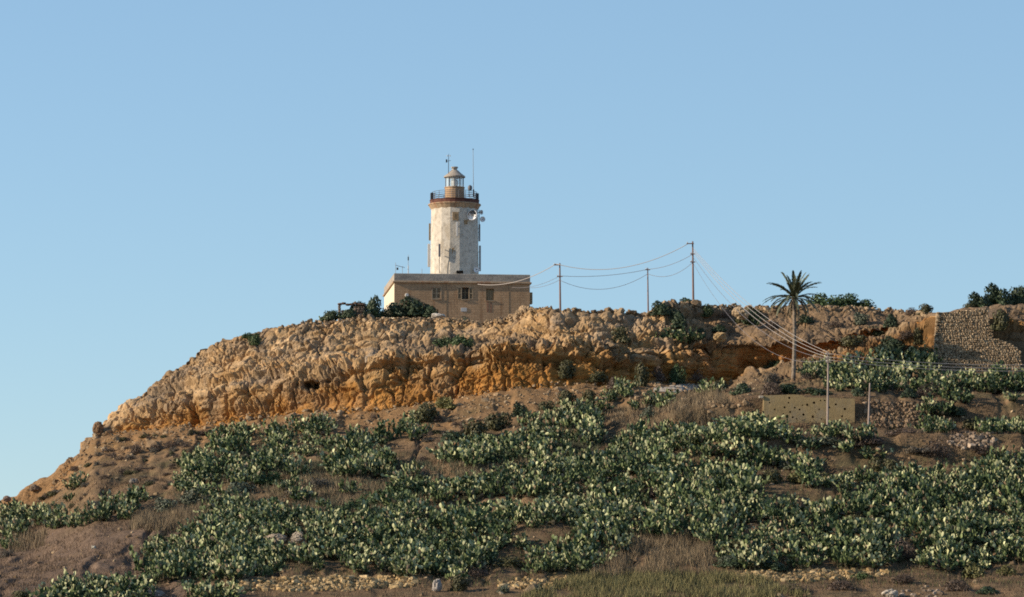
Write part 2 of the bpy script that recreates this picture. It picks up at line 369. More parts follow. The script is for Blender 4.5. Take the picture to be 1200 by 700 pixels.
flute = np.abs(fbm(Q * np.array([1 / 1.7, 1 / 1.7, 1 / 9.0]), 3, 65))
rgh = np.clip(0.5 + 1.3 * fbm(Q * np.array([1 / 6.0, 1 / 6.0, 1 / 3.0]), 2, 63), 0.14, 1.2)      # smooth earthy patches, broken rocky ones
rid = 1 - np.abs(fbm(Qw * np.array([1 / 1.5, 1 / 1.5, 1 / 0.8]), 4, 67, 0.6)) * 2.2
disp = 0.85 * big - 0.9 * sstep(0.0, 1.0, 1 - gully * 5.5) + 0.55 * (c0 - 0.5) - 0.6 * crk0 + 1.6 * strat - 0.7 * (1 - sstep(0, 0.2, flute)) + rgh * (0.42 * (c1 - 0.5) - 0.6 * crk1 + 0.5 * (c2 - 0.5) - 0.42 * crk2 + 0.3 * (c3 - 0.5) + 0.4 * rid) + 0.45 * fbm(Q / 1.4, 4, 61, 0.62)
# undercut below the orange band, small cave
segq = SEG[r0:r1, None] + 0 * rl
under = np.exp(-((segq - 10.3 - 0.12 * fbm(Q / 3, 2, 71)) / 0.12) ** 2) * sstep(100, 130, XP[r0:r1]) * (1 - sstep(380, 470, XP[r0:r1]))
disp = disp - 2.2 * under * (0.6 + 0.5 * fbm(Q / 2.5, 2, 73))
cave = np.exp(-(((XP[r0:r1] - 366) / 8.5) ** 4 + ((YP[r0:r1] - 452) / 4.2) ** 4))
# deep shaded recess under the pale cap on the right
rec = sstep(775, 860, XP[r0:r1]) * (1 - sstep(1060, 1090, XP[r0:r1])) * sstep(10.1, 10.5, segq) * (1 - sstep(10.85, 11.0, segq))
rlx2 = rl * (1 - 0.6 * rec) * (1 - 0.55 * sstep(820, 880, XP[r0:r1]) * (segq > 10.9))
G[r0:r1] += NRM[r0:r1] * (disp * rlx2)[..., None]
G[r0:r1, :, 1] += 3.2 * cave + 0.35 * rec
# soft relief everywhere on the hillside
gul = np.abs(fbm(G * np.array([1 / 4.5, 1 / 18.0, 1 / 18.0]), 3, 87))
soft = -0.55 * (1 - sstep(0, 0.2, gul)) + 0.16 * fbm(G / 0.8, 2, 89) + 0.5 * fbm(G / 9.0, 3, 81) + 0.22 * fbm(G / 2.0, 3, 83)
prot = 1 - sstep(870, 888, XP) * (1 - sstep(1010, 1030, XP)) * ((SEG > 5.6) & (SEG < 7.6))[:, None]
prot = prot * (1 - (wallz > 0))
hm = np.clip(sstep(1.5, 2.5, SEG) * (1 - sstep(13.6, 14.0, SEG)), 0, 1)[:, None] * prot * (1 - 0.5 * np.clip(RL, 0, 1))
G[..., 2] += soft * hm * 0.8
# banks and steps inside the cactus field (old terraces)
for (xa, xb, yc, amp) in ((470, 700, 592, 0.7), (590, 720, 640, 0.7), (860, 1010, 586, 0.7), (150, 480, 640, 0.4)):
    m = sstep(xa - 30, xa + 20, XP) * (1 - sstep(xb - 20, xb + 30, XP))
    G[..., 2] += m * amp * (sstep(yc + 6, yc - 3, YP) - sstep(yc - 3, yc - 45, YP)) * (SEG < 8)[:, None] if False else m * amp * (1 - sstep(yc - 3, yc + 6, YP)) * sstep(yc - 60, yc - 6, YP) * (SEG < 8)[:, None]

# colours (base colours of the materials; the ramp also carries painted sun and shade)
C = np.zeros((NR, NX, 3))
soilA, soilB, soilC = np.array([0.150, 0.096, 0.056]), np.array([0.215, 0.142, 0.080]), np.array([0.105, 0.078, 0.046])
nA = fbm(G / 6.0, 4, 91)[..., None]; nB = fbm(G / 1.5, 4, 95)[..., None]
C[:] = soilA + (soilB - soilA) * np.clip(0.5 + 0.9 * nA, 0, 1)
C += (soilC - C) * np.clip(0.35 + 1.6 * nB, 0, 1) * 0.85
C += (np.array([0.08, 0.075, 0.038]) - C) * (np.clip(fbm(G / 4.0, 3, 99)[..., None] * 2.2 - 0.3, 0, 1) * 0.65)
# ploughed dun field bottom left
fld = (sstep(595, 630, YP) * (1 - sstep(205, 240, XP)))[..., None]
C += (np.array([0.15, 0.104, 0.075]) * (1 + 0.25 * nB) - C) * fld * 0.85
# ochre scree just below the cliff foot
scree = (sstep(7.3, 7.95, SEG[:, None] + 0.3 * fbm(G / 5.0, 3, 97)) * (1 - sstep(800, 860, XP)))[..., None]
C += (np.array([0.27, 0.152, 0.068]) * (1 + 0.3 * nB) - C) * scree * 0.75 * np.clip(0.7 + nA, 0, 1)
# rock colours by bed: orange at the base, cream higher up, grey crust at places
Cr = C[r0:r1]; sg = segq
orange, ochre, cream, greyc, rust = np.array([0.33, 0.158, 0.043]), np.array([0.345, 0.20, 0.078]), np.array([0.43, 0.295, 0.165]), np.array([0.25, 0.185, 0.125]), np.array([0.17, 0.075, 0.026])
tb = np.clip((sg - 10.05 + 0.35 * fbm(Q / 4.0, 3, 101) + 0.16 * (c1 - 0.5)) / 1.3, 0, 1)[..., None]
rc = orange + (ochre - orange) * sstep(0.18, 0.55, tb)
rc = rc + (cream - rc) * sstep(0.42, 0.95, tb) * np.clip(0.75 + 0.9 * fbm(Q / 3.5, 3, 105), 0.15, 1)[..., None]
rc = rc + (rust - rc) * (np.clip(fbm(Q / 1.8, 4, 107) * 1.9 - 0.1, 0, 1)[..., None] * 0.55 * (1 - 0.6 * tb))
rc = rc + (greyc - rc) * (np.clip(fbm(Q / 2.6, 4, 111) * 2.6 + 0.12 + 0.35 * (c1 - 0.5), 0, 1)[..., None] * (0.25 + 0.6 * tb))
rc = rc * (0.8 + 0.36 * c2[..., None]) * (0.9 + 0.2 * c0[..., None])
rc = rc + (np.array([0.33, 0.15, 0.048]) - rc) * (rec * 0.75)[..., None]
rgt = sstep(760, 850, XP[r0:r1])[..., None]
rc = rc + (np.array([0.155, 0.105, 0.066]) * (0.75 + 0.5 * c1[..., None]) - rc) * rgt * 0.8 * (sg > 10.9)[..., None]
wrk = np.clip(sstep(8.6, 9.15, sg) * side[r0:r1] ** 1.6, 0, 1)
# vegetated ledge and crest soil
ledge = sstep(10.95, 11.1, sg) * (1 - sstep(11.75, 12.05, sg)) * sstep(430, 480, XP[r0:r1]) * (1 - sstep(600, 660, XP[r0:r1]))
ledge = np.maximum(ledge, sstep(12.85, 13.05, sg))
ledge = np.maximum(ledge, sstep(7.6, 8.3, sg) * dip[None] * (sg < 9.2) * 0.8 * np.clip(0.6 + 1.4 * fbm(Q / 2.2, 3, 117), 0, 1))
wrk = wrk * (1 - 0.8 * ledge)
rampm = sstep(862, 900, XP[r0:r1]) * (1 - sstep(1150, 1200, XP[r0:r1])) * (sg < 9.4)
rc = rc + (np.array([0.17, 0.088, 0.036]) * (0.7 + 0.6 * c1[..., None]) - rc) * (rampm * 0.75)[..., None]  # orange-brown ramp rock, darkened for the shade below its crest
lsoil = np.array([0.185, 0.13, 0.082]) * (1 + 0.3 * nB[r0:r1]) * (1 - 0.35 * rampm[..., None])  # soil on the ramp darkened too, as painted shade
Cr[:] = Cr + (lsoil - Cr) * ledge[..., None]
crest_sunm = np.exp(-((sg - 9.02) / 0.16) ** 2) * sstep(866, 885, XP[r0:r1]) * (1 - sstep(1055, 1075, XP[r0:r1]))
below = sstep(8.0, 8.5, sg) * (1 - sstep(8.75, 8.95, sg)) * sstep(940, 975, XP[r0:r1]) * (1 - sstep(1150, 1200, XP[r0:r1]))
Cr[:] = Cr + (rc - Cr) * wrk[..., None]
Cr[:] = Cr + (np.array([0.19, 0.098, 0.036]) * (0.6 + 0.8 * c1[..., None]) - Cr) * (below * 0.9)[..., None]  # orange-brown rock with the shade under the crest painted in
Cr[:] = Cr + (np.array([0.33, 0.235, 0.14]) - Cr) * (crest_sunm * 0.85)[..., None]  # pale strip paints sunlight onto the ramp crest
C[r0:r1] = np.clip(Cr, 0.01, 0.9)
C[r1:] = np.array([0.2, 0.15, 0.1])

def grid_mesh(name, a, b, smooth, m):
    g = G[a:b]; n = b - a
    idx = np.arange(n * NX).reshape(n, NX)
    f = np.stack([idx[:-1, :-1], idx[:-1, 1:], idx[1:, 1:], idx[1:, :-1]], -1).reshape(-1, 4)
    return tag(link(name, mesh_np(name, g.reshape(-1, 3), f, C[a:b].reshape(-1, 3), smooth, m)), kind='structure')
ra_, rb_ = int(np.argmax(SEG >= 8.0)), int(np.argmax(SEG >= 13.0))
grid_mesh('hillside', 0, ra_ + 1, True, M_soil)
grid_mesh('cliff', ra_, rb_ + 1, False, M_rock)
grid_mesh('plateau', rb_, NR, True, M_soil)
gm = mesh_np('ground', [(-9000, -3000, -1.7), (9000, -3000, -1.7), (9000, 12000, -1.7), (-9000, 12000, -1.7)], [(0, 1, 2, 3)], mat=M_ground)
tag(link('ground', gm), kind='structure')

PXv, PYv = proj(G)
TALR = int(np.argmax(SEG >= 9.0))
def surf(x, y, lo=1.0, hi=13.0):
    """terrain point seen at photo pixel (x, y)"""
    c = int(np.argmin(np.abs(xs - x)))
    s = np.where((SEG >= lo) & (SEG <= hi))[0]
    sub = (PYv[s, max(c - 2, 0):c + 3] - y) ** 2 + (PXv[s, max(c - 2, 0):c + 3] - x) ** 2
    k = np.unravel_index(np.argmin(sub), sub.shape)
    return Vector(G[s[k[0]], max(c - 2, 0) + k[1]])
print('terrain done', NR, NX)
# ------------------------------------------------------------------ lighthouse
ZB, DH = 46.6, 497.0
HX = (462 - 600.0) / FPX * DH * 1.0045
PHI = math.radians(6)
def zl(y, D): return PV(600, y, D).z - ZB
LH = empty('lighthouse', (HX, DH, ZB), PHI, label='old pale round stone lighthouse tower rising from a flat-roofed tan keepers house on the hilltop', cat='lighthouse')
HW, HD = 17.75, 18.2
z_corn, z_par0, z_top = zl(331.5, DH), zl(329.3, DH), zl(320.4, DH)
def fx(x):    # photo column -> local x on the facade
    k = (x - 600.0) / FPX
    # solve world X = k * ~Y
    lo = 0.0
    for _ in range(6):
        Y = DH + lo * math.sin(PHI); lo = (k * Y * 1.0045 - HX) / math.cos(PHI)
    return lo
def wall_holes(outer, holes, depth, backmat, name, mat_, parent, axis='front'):
    """a facade sheet with real openings: reveals run back and end in a back panel"""
    bm = bmesh.new()
    loops = [[Vector((x, 0, z)) for x, z in outer]] + [[Vector((x, 0, z)) for x, z in h] for h in holes]
    flat = [bm.verts.new(v) for l in loops for v in l]
    for t in tessellate_polygon(loops): bm.faces.new([flat[i] for i in t])
    k = len(outer); backs = []
    for h in holes:
        vs = flat[k:k + len(h)]; k += len(h)
        bk = [bm.verts.new(v.co + Vector((0, depth, 0))) for v in vs]
        for i in range(len(vs)):
            j = (i + 1) % len(vs); bm.faces.new((vs[i], vs[j], bk[j], bk[i]))
    o = fin(bm, name, mat_, parent)
    return o
def rect(x0, x1, z0, z1): return [(x0, z0), (x1, z0), (x1, z1), (x0, z1)]
M_wback = mat('dim_window', (0.055, 0.042, 0.028), 0.7)
wins = [(511.6, 5.0, 337.6, 350.6), (545.2, 4.0, 337.0, 351.0), (574.3, 4.6, 338.2, 352.0)]
wr_ = []
for xc, hw, y0, y1 in wins:
    wr_.append(rect(fx(xc - hw), fx(xc + hw), zl(y1, DH + 1), zl(y0, DH + 1)))
fac = wall_holes(rect(0, HW, -2.5, z_corn), wr_, 0.35, M_black, 'facade', M_wallstone, LH)
bm = bmesh.new(); box(bm, -0.006, 0.44, 0.004, HD, -2.5, z_corn)
bmesh.ops.delete(bm, geom=[f for f in bm.faces if abs(f.calc_center_median().y - 0.004) < 0.001], context='FACES'); fin(bm, 'side_wall', M_limewash, LH)
bm = bmesh.new()   # right side and back wall
box(bm, HW - 0.45, HW, 0.37, HD, -2.5, z_corn); box(bm, 0.46, HW - 0.46, HD - 0.5, HD - 0.01, -2.5, z_corn)
for xa, xb in ((HW - 0.44, HW),): box(bm, xa, xb, 0.004, 0.368, -2.5, z_corn)
bmesh.ops.delete(bm, geom=[f for f in bm.faces if abs(f.calc_center_median().y - 0.004) < 0.001], context='FACES')
fin(bm, 'side_wall', M_wallstone, LH)
bm = bmesh.new(); box(bm, -0.22, HW + 0.22, -0.22, HD + 0.22, z_corn + 0.002, z_par0, 0.05); fin(bm, 'cornice', M_cornice, LH)
bm = bmesh.new()
box(bm, -0.04, HW + 0.04, -0.04, 0.4, z_par0 + 0.002, z_top, 0.03); box(bm, -0.04, HW + 0.04, HD - 0.4, HD + 0.04, z_par0 + 0.002, z_top, 0.03)
box(bm, -0.04, 0.4, 0.402, HD - 0.402, z_par0 + 0.002, z_top, 0.03); box(bm, HW - 0.4, HW + 0.04, 0.402, HD - 0.402, z_par0 + 0.002, z_top, 0.03)
fin(bm, 'parapet', M_parapet, LH)
bm = bmesh.new(); box(bm, 0.402, HW - 0.402, 0.402, HD - 0.402, z_par0 - 0.3, z_par0 + 0.25); fin(bm, 'roof', M_parapet, LH)
def leaf(name, x0, x1, z0, z1, y, par, panels=2):
    """a shutter leaf: frame with sunk dark slatted panels"""
    bm = bmesh.new(); t = 0.075
    box(bm, x0, x0 + t, y - 0.05, y, z0, z1); box(bm, x1 - t, x1, y - 0.05, y, z0, z1)
    for i in range(panels + 1):
        zc = z0 + (z1 - z0) * i / panels; zc = min(max(zc, z0 + t / 2), z1 - t / 2)
        box(bm, x0 + t + .001, x1 - t - .001, y - 0.045, y - 0.004, zc - t / 2, zc + t / 2)
    o = fin(bm, name, M_shutter, par)
    bm = bmesh.new()
    n = 9
    for i in range(n * panels):
        zc = z0 + t + (z1 - z0 - 2 * t) * (i + 0.5) / (n * panels); box(bm, x0 + t, x1 - t, y - 0.028, y - 0.008, zc - 0.022, zc + 0.022)
    box(bm, x0 + t, x1 - t, y - 0.006, y - 0.002, z0 + t, z1 - t)
    s_ = fin(bm, 'slats', M_shutterdk, o)
    return o
# window 1: closed pair of shutters; window 2: open, leaf folded back each side; window 3: boarded
for i, r in enumerate(wr_):
    x0, x1, z0, z1 = r[0][0], r[1][0], r[0][1], r[2][1]
    bm = bmesh.new(); box(bm, x0 - 0.02, x1 + 0.02, 0.352, 0.38, z0 - 0.02, z1 + 0.02); w = fin(bm, 'window', M_wback if i < 2 else M_boards, LH)
    bm = bmesh.new(); box(bm, x0 - 0.12, x1 + 0.12, -0.1, 0.3, z0 - 0.14, z0 - 0.004); fin(bm, 'sill', M_cornice, w)
    xm = (x0 + x1) / 2
    if i == 0:
        bm = bmesh.new()
        box(bm, x0 - .1, x0 - .002, -0.03, .2, z0, z1 + .1); box(bm, x1 + .002, x1 + .1, -0.03, .2, z0, z1 + .1); box(bm, x0 - .0, x1 + .0, -0.03, .2, z1 + .002, z1 + .1); fin(bm, 'window_surround', M_cornice, w)
        leaf('shutter', x0 + .01, xm - .01, z0 + .01, z1 - .01, 0.08, LH); leaf('shutter', xm + .01, x1 - .01, z0 + .01, z1 - .01, 0.08, LH)
    elif i == 1:
        for a, b in ((x0 - 0.56, x0 - 0.03), (x1 + 0.03, x1 + 0.56)): leaf('shutter', a, b, z0 + .02, z1 - .02, -0.01, LH)
        bm = bmesh.new(); box(bm, xm - .04, xm + .04, .28, .345, z0, z1); box(bm, x0, xm - .042, .285, .345, z0 + (z1 - z0) * .55, z0 + (z1 - z0) * .6); box(bm, xm + .042, x1, .285, .345, z0 + (z1 - z0) * .55, z0 + (z1 - z0) * .6)
        box(bm, x0, x0 + .07, .28, .345, z0, z1); box(bm, x1 - .07, x1, .28, .345, z0, z1); fin(bm, 'window_frame', M_boards, w)
    else:
        bm = bmesh.new()
        for q in range(4):
            a = x0 + (x1 - x0) * q / 4; box(bm, a + .01, a + (x1 - x0) / 4 - .01, .27 + .012 * (q % 2), .33, z0 + 0.5 * (q == 0), z1 - .12 * (q == 2))
        fin(bm, 'board', M_boards, w)
# rust and damp streaks are part of the wall; boarded lower door leaf under window 3
x0, x1 = fx(570.5), fx(579); bm = bmesh.new()
for a, b in ((x0, x0 + .26), (x0 + .44, x0 + .66)): box(bm, a, b, -0.02, .03, zl(365, DH), zl(353.4, DH))
fin(bm, 'old_board', mat('stained_boards', (0.24, 0.13, 0.08), 0.9, nscale=3, namp=0.35), LH)
for px_, ya in ((523, 331.6), (596, 331.6)):
    bm = bmesh.new(); xx = fx(px_); tube(bm, [(xx, 0.0, z_corn), (xx, 0.0, -1.0)], 0.03, 6); fin(bm, 'drainpipe', M_shutterdk, LH)
bm = bmesh.new(); box(bm, fx(540), fx(547), -0.05, -0.004, zl(364.5, DH), zl(360, DH), 0.01); fin(bm, 'plaque', M_offwhite, LH)
bm = bmesh.new()
r_ = bmesh.ops.create_cone(bm, cap_ends=True, segments=14, radius1=.26, radius2=.2, depth=.14, matrix=Matrix.Translation((fx(476.7), -0.075, zl(346, DH))) @ Matrix.Rotation(math.pi / 2, 4, 'X')); fin(bm, 'wall_lamp', M_offwhite, LH)
bm = bmesh.new(); box(bm, HW + .004, HW + .42, 0.6, 1.6, zl(354, DH), zl(340.5, DH), .03); fin(bm, 'wall_box', M_boards, LH)
# left side: two slim windows
for yy, hw in ((5.2, .42), (11.6, .38)):
    bm = bmesh.new(); box(bm, -0.012, 0.02, yy - hw, yy + hw, 1.0, 3.2); w = fin(bm, 'window', M_shutterdk, LH)
    bm = bmesh.new(); box(bm, -0.1, -0.014, yy - hw - .12, yy + hw + .12, .86, .99); fin(bm, 'sill', M_cornice, w)
    bm = bmesh.new(); box(bm, -0.06, -0.014, yy - hw - .12, yy - hw, 1.0, 3.2); box(bm, -0.06, -0.014, yy + hw, yy + hw + .12, 1.0, 3.2); fin(bm, 'window_surround', M_cornice, w)
# tower
TX, TY = 8.66, 9.0
DT = DH + TX * math.sin(PHI) + TY * math.cos(PHI)           # ~507
RT0, RT1, NS = 3.28, 3.15, 16
zt0, zt1 = z_par0 - 0.5, zl(241.3, DT - 3)
PH = math.radians(7)
bm = bmesh.new()
lathe(bm, [(RT0 + 0.12, zt0), (RT0 + 0.03, zt0 + 1.1), (RT0, zt0 + 1.3), (RT1, zt1)], NS, TX, TY, PH); TW = fin(bm, 'tower', M_tower, LH)
zc1, zc2, zc3 = zl(237.6, DT - 3.4), zl(236.2, DT - 3.4), zl(231.5, DT - 3.4)
bm = bmesh.new(); lathe(bm, [(RT1 - .05, zt1 - .25), (RT1 + .12, zt1 + .05), (RT1 + .30, zc1), (3.52, zc1 + .02), (3.52, zc2), (3.28, zc2 + .03)], 32, TX, TY, PH); fin(bm, 'cornice', M_cornice, LH)
bm = bmesh.new(); lathe(bm, [(3.27, zc2 + .032), (3.27, zc3 - .06), (3.33, zc3 - .05), (3.33, zc3), (2.9, zc3 + .05)], 32, TX, TY, PH); fin(bm, 'gallery', M_rust, LH)
zr = zl(222.4, DT - 3)
for k in range(20):
    a = 2 * math.pi * k / 20 + .1; bm = bmesh.new(); cx, cy = TX + 2.98 * math.cos(a), TY + 2.98 * math.sin(a)
    tube(bm, [(cx, cy, zc3), (cx, cy, zr)], 0.035, 5); fin(bm, 'railing_post', M_rail, LH)
for z_ in (zr, zc3 + (zr - zc3) * .52, zc3 + (zr - zc3) * .76, zc3 + (zr - zc3) * .27):
    bm = bmesh.new(); tube(bm, [(TX + 2.98 * math.cos(a), TY + 2.98 * math.sin(a), z_) for a in np.linspace(0, 2 * math.pi, 41)], 0.028, 4, False); fin(bm, 'rail', M_rail, LH)
for sx in (-1, 1):      # dark equipment boxes at the railing ends
    bm = bmesh.new(); a = 0.12; cx = TX + sx * 3.02
    box(bm, cx - .2, cx + .2, TY - .35, TY + .35, zc3 + .02, zr - .1, .03); fin(bm, 'equipment_cabinet', M_dark, LH)
zb1, zg1, ze = zl(218.3, DT - 1.3), zl(207, DT - 1.3), zl(205.2, DT - 1.5)
bm = bmesh.new(); lathe(bm, [(1.34, zc3 + .02), (1.30, zb1 - .12), (1.38, zb1 - .1), (1.38, zb1)], 20, TX, TY); fin(bm, 'lantern_base', M_lbase, LH)
for k in range(10):
    a, b = 2 * math.pi * k / 10 + .2, 2 * math.pi * (k + 1) / 10 + .2
    p = [Vector((TX + 1.2 * math.cos(t), TY + 1.2 * math.sin(t), z_)) for t, z_ in ((a, zb1), (b, zb1), (b, zg1), (a, zg1))]
    bm = bmesh.new(); bm.faces.new([bm.verts.new(v) for v in p]); fin(bm, 'lantern_pane', M_glass, LH)
    bm = bmesh.new(); q = Vector((TX + 1.23 * math.cos(a), TY + 1.23 * math.sin(a), 0)); tube(bm, [q + Vector((0, 0, zb1)), q + Vector((0, 0, zg1))], .055, 5); fin(bm, 'glazing_bar', M_rail, LH)
bm = bmesh.new(); lathe(bm, [(.2, zb1), (.42, zb1 + .2), (.5, zb1 + .6), (.42, zb1 + .95), (.2, zb1 + 1.1)], 14, TX, TY); fin(bm, 'lamp_lens', M_offwhite, LH)
zk, zv = zl(199.8, DT), zl(195.6, DT)
bm = bmesh.new(); lathe(bm, [(1.2, zg1), (1.43, zg1 + .02), (1.43, ze), (.88, ze + (zk - ze) * .5), (.45, zk)], 24, TX, TY); LR = fin(bm, 'lantern_roof', M_lroof, LH)
bm = bmesh.new(); lathe(bm, [(.34, zk - .05), (.34, zk + (zv - zk) * .55), (.46, zk + (zv - zk) * .6), (.46, zv - .03), (.25, zv)], 14, TX, TY); fin(bm, 'ventilator', M_lroof, LR)
# openings of the tower, on the side that faces us
def tpt(px, r=None):
    """local angle on the tower drum for a photo column"""
    s_ = (px - 532.9) / FPX * DT * 1.004 / (r or RT1)
    return -math.pi / 2 + math.asin(max(-1, min(1, s_))) - PHI
def on_tower(name, px, y0, y1, w, mat_, parent=LH, out=0.02, depth=0.3, bev=0.0):
    a = tpt(px); d = DT - RT1; z0, z1 = zl(y1, d), zl(y0, d)
    ap = RT1 * math.cos(math.pi / NS) + 0.02
    bm = bmesh.new(); box(bm, -w / 2, w / 2, -out, depth, z0, z1, bev)
    bm.transform(Matrix.Translation((TX, TY, 0)) @ Matrix.Rotation(a + math.pi / 2, 4, 'Z') @ Matrix.Translation((0, -ap, 0)))
    return fin(bm, name, mat_, parent)
for (px_, ya, yb, w_) in ((534.6, 248.5, 258.5, .78), (547, 257.5, 262.5, .62), (534.7, 290.5, 301.5, .98)):
    t = on_tower('tower_window', px_, ya, yb, w_, M_tan, out=.05)
    if yb - ya > 9:
        on_tower('window_panel', px_ + .4, ya + 2.2, yb - 2.2, w_ * .45, M_shutterdk, t, out=.056)
def mast_dish(name, loc, r, face, label, m=M_white, drum=True, group=None):
    """drum type microwave dish: shallow reflector in a rim, feed on a strut, bracket"""
    t = empty(name, loc, 0, label=label, cat='antenna dish', group=group)
    f = Vector(face).normalized(); M = f.to_track_quat('Z', 'X').to_matrix().to_4x4()
    bm = bmesh.new(); prof = [(.02, .0), (r * .55, .05 * r), (r * .93, .17 * r), (r * .93, .5 * r if drum else .2 * r), (r, .5 * r if drum else .2 * r), (r, -.02 * r), (r * .6, -.2 * r), (.05, -.26 * r)]
    lathe(bm, prof, 22, cap=False); bm.transform(M); fin(bm, 'reflector', m, t, True)
    bm = bmesh.new(); tube(bm, [(0, 0, 0), (0, 0, .5 * r)], .05 * r + .015, 6); tube(bm, [(0, 0, .46 * r), (0, 0, .62 * r)], .16 * r, 8); bm.transform(M); fin(bm, 'feed', M_dark, t)
    bm = bmesh.new(); tube(bm, [(0, 0, -.22 * r), (0, 0, -.22 * r - .35)], .07, 6); bm.transform(M); fin(bm, 'bracket', M_greymetal, t)
    return t
def lw(lx, ly, lz):    # lighthouse-local -> world
    return LH.matrix_basis @ Vector((lx, ly, lz))
def tw(px, y, off=0.0):
    a = tpt(px); r = RT1 + off
    return lw(TX + r * math.cos(a), TY + r * math.sin(a), zl(y, DT - RT1))
DD = mast_dish('satellite_dish', tw(552, 252, .45), .70, (-.4, -1, .08), 'big white drum dish on the tower just below the gallery')
bm = bmesh.new(); arc = np.linspace(.15, 2.6, 12); v0 = [bm.verts.new((.64 * math.cos(a), -.40, .64 * math.sin(a))) for a in arc]; v1 = [bm.verts.new((.16 * math.cos(a), -.40, .16 * math.sin(a) + .04)) for a in arc]
w0 = [bm.verts.new(v.co + Vector((0, .05, 0))) for v in v0]; w1 = [bm.verts.new(v.co + Vector((0, .05, 0))) for v in v1]
for k in range(11):
    bm.faces.new((v0[k], v0[k + 1], v1[k + 1], v1[k])); bm.faces.new((w0[k], w0[k + 1], w1[k + 1], w1[k])); bm.faces.new((v0[k], v0[k + 1], w0[k + 1], w0[k])); bm.faces.new((v1[k], v1[k + 1], w1[k + 1], w1[k]))
fin(bm, 'rim_shade_plate', M_dark, DD)  # dark plate put in for the shade inside the dish rim
mast_dish('satellite_dish', tw(555.6, 315.2, .5), .40, (-.25, -1, .15), 'small white dish at the foot of the tower on the house roof', drum=False)
pm = lw(TX + RT1 + .05, TY - .8, 0); pmx = PV(561.4, 260, pm.y)
bm = bmesh.new(); p0 = PV(561.4, 276, pm.y); p1 = PV(561.4, 246, pm.y)
tube(bm, [(0, 0, 0), p1 - p0], .06, 6); tube(bm, [(0, 0, .4), (-.45, 0, .4)], .035, 5); tube(bm, [(0, 0, 2.6), (-.45, 0, 2.6)], .035, 5)
tag(fin(bm, 'antenna_pole', M_dark, None, loc=p0), 'thin dark pole on brackets at the right edge of the tower', 'pole')
mast_dish('satellite_dish', PV(563.6, 249, pm.y - .1) , .30, (.85, -.5, 0), 'upper of two little dishes on the pole right of the tower', M_offwhite)
mast_dish('satellite_dish', PV(565.2, 257.2, pm.y - .1), .36, (.5, -.85, 0), 'lower of two little dishes on the pole right of the tower', M_white)
def panel_antenna(px, y0, y1, label, side=0, m=M_greymetal, w=.28):
    """slim sector antenna with brackets and a cable"""
    d = DT - (RT1 if side == 0 else .4)
    a = PV(px, y1, d - (.32 if side == 0 else 0)); b = PV(px, y0, d - (.32 if side == 0 else 0)); h = (b - a).length
    t = empty('panel_antenna', a, 0, label=label, cat='antenna')
    bm = bmesh.new(); box(bm, -w / 2, w / 2, -.1, .08, 0, h, .03); fin(bm, 'radome', m, t)
    bm = bmesh.new()
    for z_ in (.25 * h, .75 * h):
        if side: box(bm, min(0, -side * .5) + .0, max(0, -side * .5), -.03, .03, z_ - .04, z_ + .04)
        else: box(bm, -.04, .04, .081, .42, z_ - .04, z_ + .04)
    fin(bm, 'bracket', M_dark, t)
    return t
panel_antenna(535.6, 260.5, 277, 'pale slim panel antenna on the tower below the top window', m=M_offwhite)
t = panel_antenna(515, 286, 301, 'dark slim panel antenna on the sunlit left of the tower', m=M_rail)
bm = bmesh.new(); tube(bm, [(0, .1, 0), (-.05, .15, -1.4), (0, .12, zl(320, DT - RT1) - zl(301, DT - RT1))], .04, 5); fin(bm, 'cable', M_dark, t)
panel_antenna(502.6, 286, 313, 'long panel antenna standing off the lower left edge of the tower', -1, M_offwhite, .34)
panel_antenna(503.6, 262, 282, 'panel antenna on the upper left edge of the tower', -1, M_boards, .24)
panel_antenna(561.8, 263, 283, 'panel antenna under the little dishes on the right edge of the tower', 1, M_greymetal, .26)
panel_antenna(562.4, 288, 318, 'long panel antenna on the lower right edge of the tower', 1, M_greymetal, .26)
bm = bmesh.new(); a = tw(539, 320.5, .35); box(bm, -.45, .45, -.2, .2, 0, .32, .03); box(bm, -.4, -.32, -.1, .1, -1.0, .0); box(bm, .32, .4, -.1, .1, -1.0, .0)
tag(fin(bm, 'cable_box', M_black, None, loc=a), 'black cable box on legs at the foot of the tower', 'box')
# whip aerial, vane, gallery lamp
p0 = lw(TX + 2.5, TY - 1.2, zc3); q0 = PV(554.9, 231, p0.y); q1 = PV(554.4, 175.5, p0.y)
t = empty('whip_aerial', q0, 0, label='tall thin whip aerial rising from the right of the gallery', cat='aerial')
bm = bmesh.new(); tube(bm, [(0, 0, 0), (q1 - q0) * .45, (q1 - q0)], [.05, .035, .028], 6); fin(bm, 'whip', M_greymetal, t)
bm = bmesh.new(); box(bm, -.09, .09, -.09, .09, 0.0, 1.0); fin(bm, 'base_mount', M_dark, t)
bm = bmesh.new(); c_ = q1 - q0; tube(bm, [c_ - Vector((0, 0, .02)), c_ + Vector((0, 0, .12))], .07, 6); fin(bm, 'tip', M_dark, t)
a = lw(TX - .85, TY - .4, 0); q0 = PV(525.6, 203.5, a.y); q1 = PV(525.2, 180.5, a.y); H = (q1 - q0).length
t = empty('wind_vane', q0, 0, label='small dark wind vane on a rod beside the lantern roof', cat='wind vane')
bm = bmesh.new(); tube(bm, [(0, 0, -.3), (0, 0, H * .62), (.02, 0, H)], [.045, .04, .025], 6); fin(bm, 'rod', M_dark, t)
bm = bmesh.new(); tube(bm, [(-.28, 0, H * .62), (.3, 0, H * .66)], .03, 5); box(bm, -.36, -.16, -.02, .02, H * .56, H * .72); fin(bm, 'arrow', M_dark, t)
bm = bmesh.new(); tube(bm, [(-.16, 0, H * .9), (.2, 0, H * .9)], .025, 5)
for xx in (-.18, .22): bmesh.ops.create_icosphere(bm, subdivisions=1, radius=.09, matrix=Matrix.Translation((xx, 0, H * .9)))
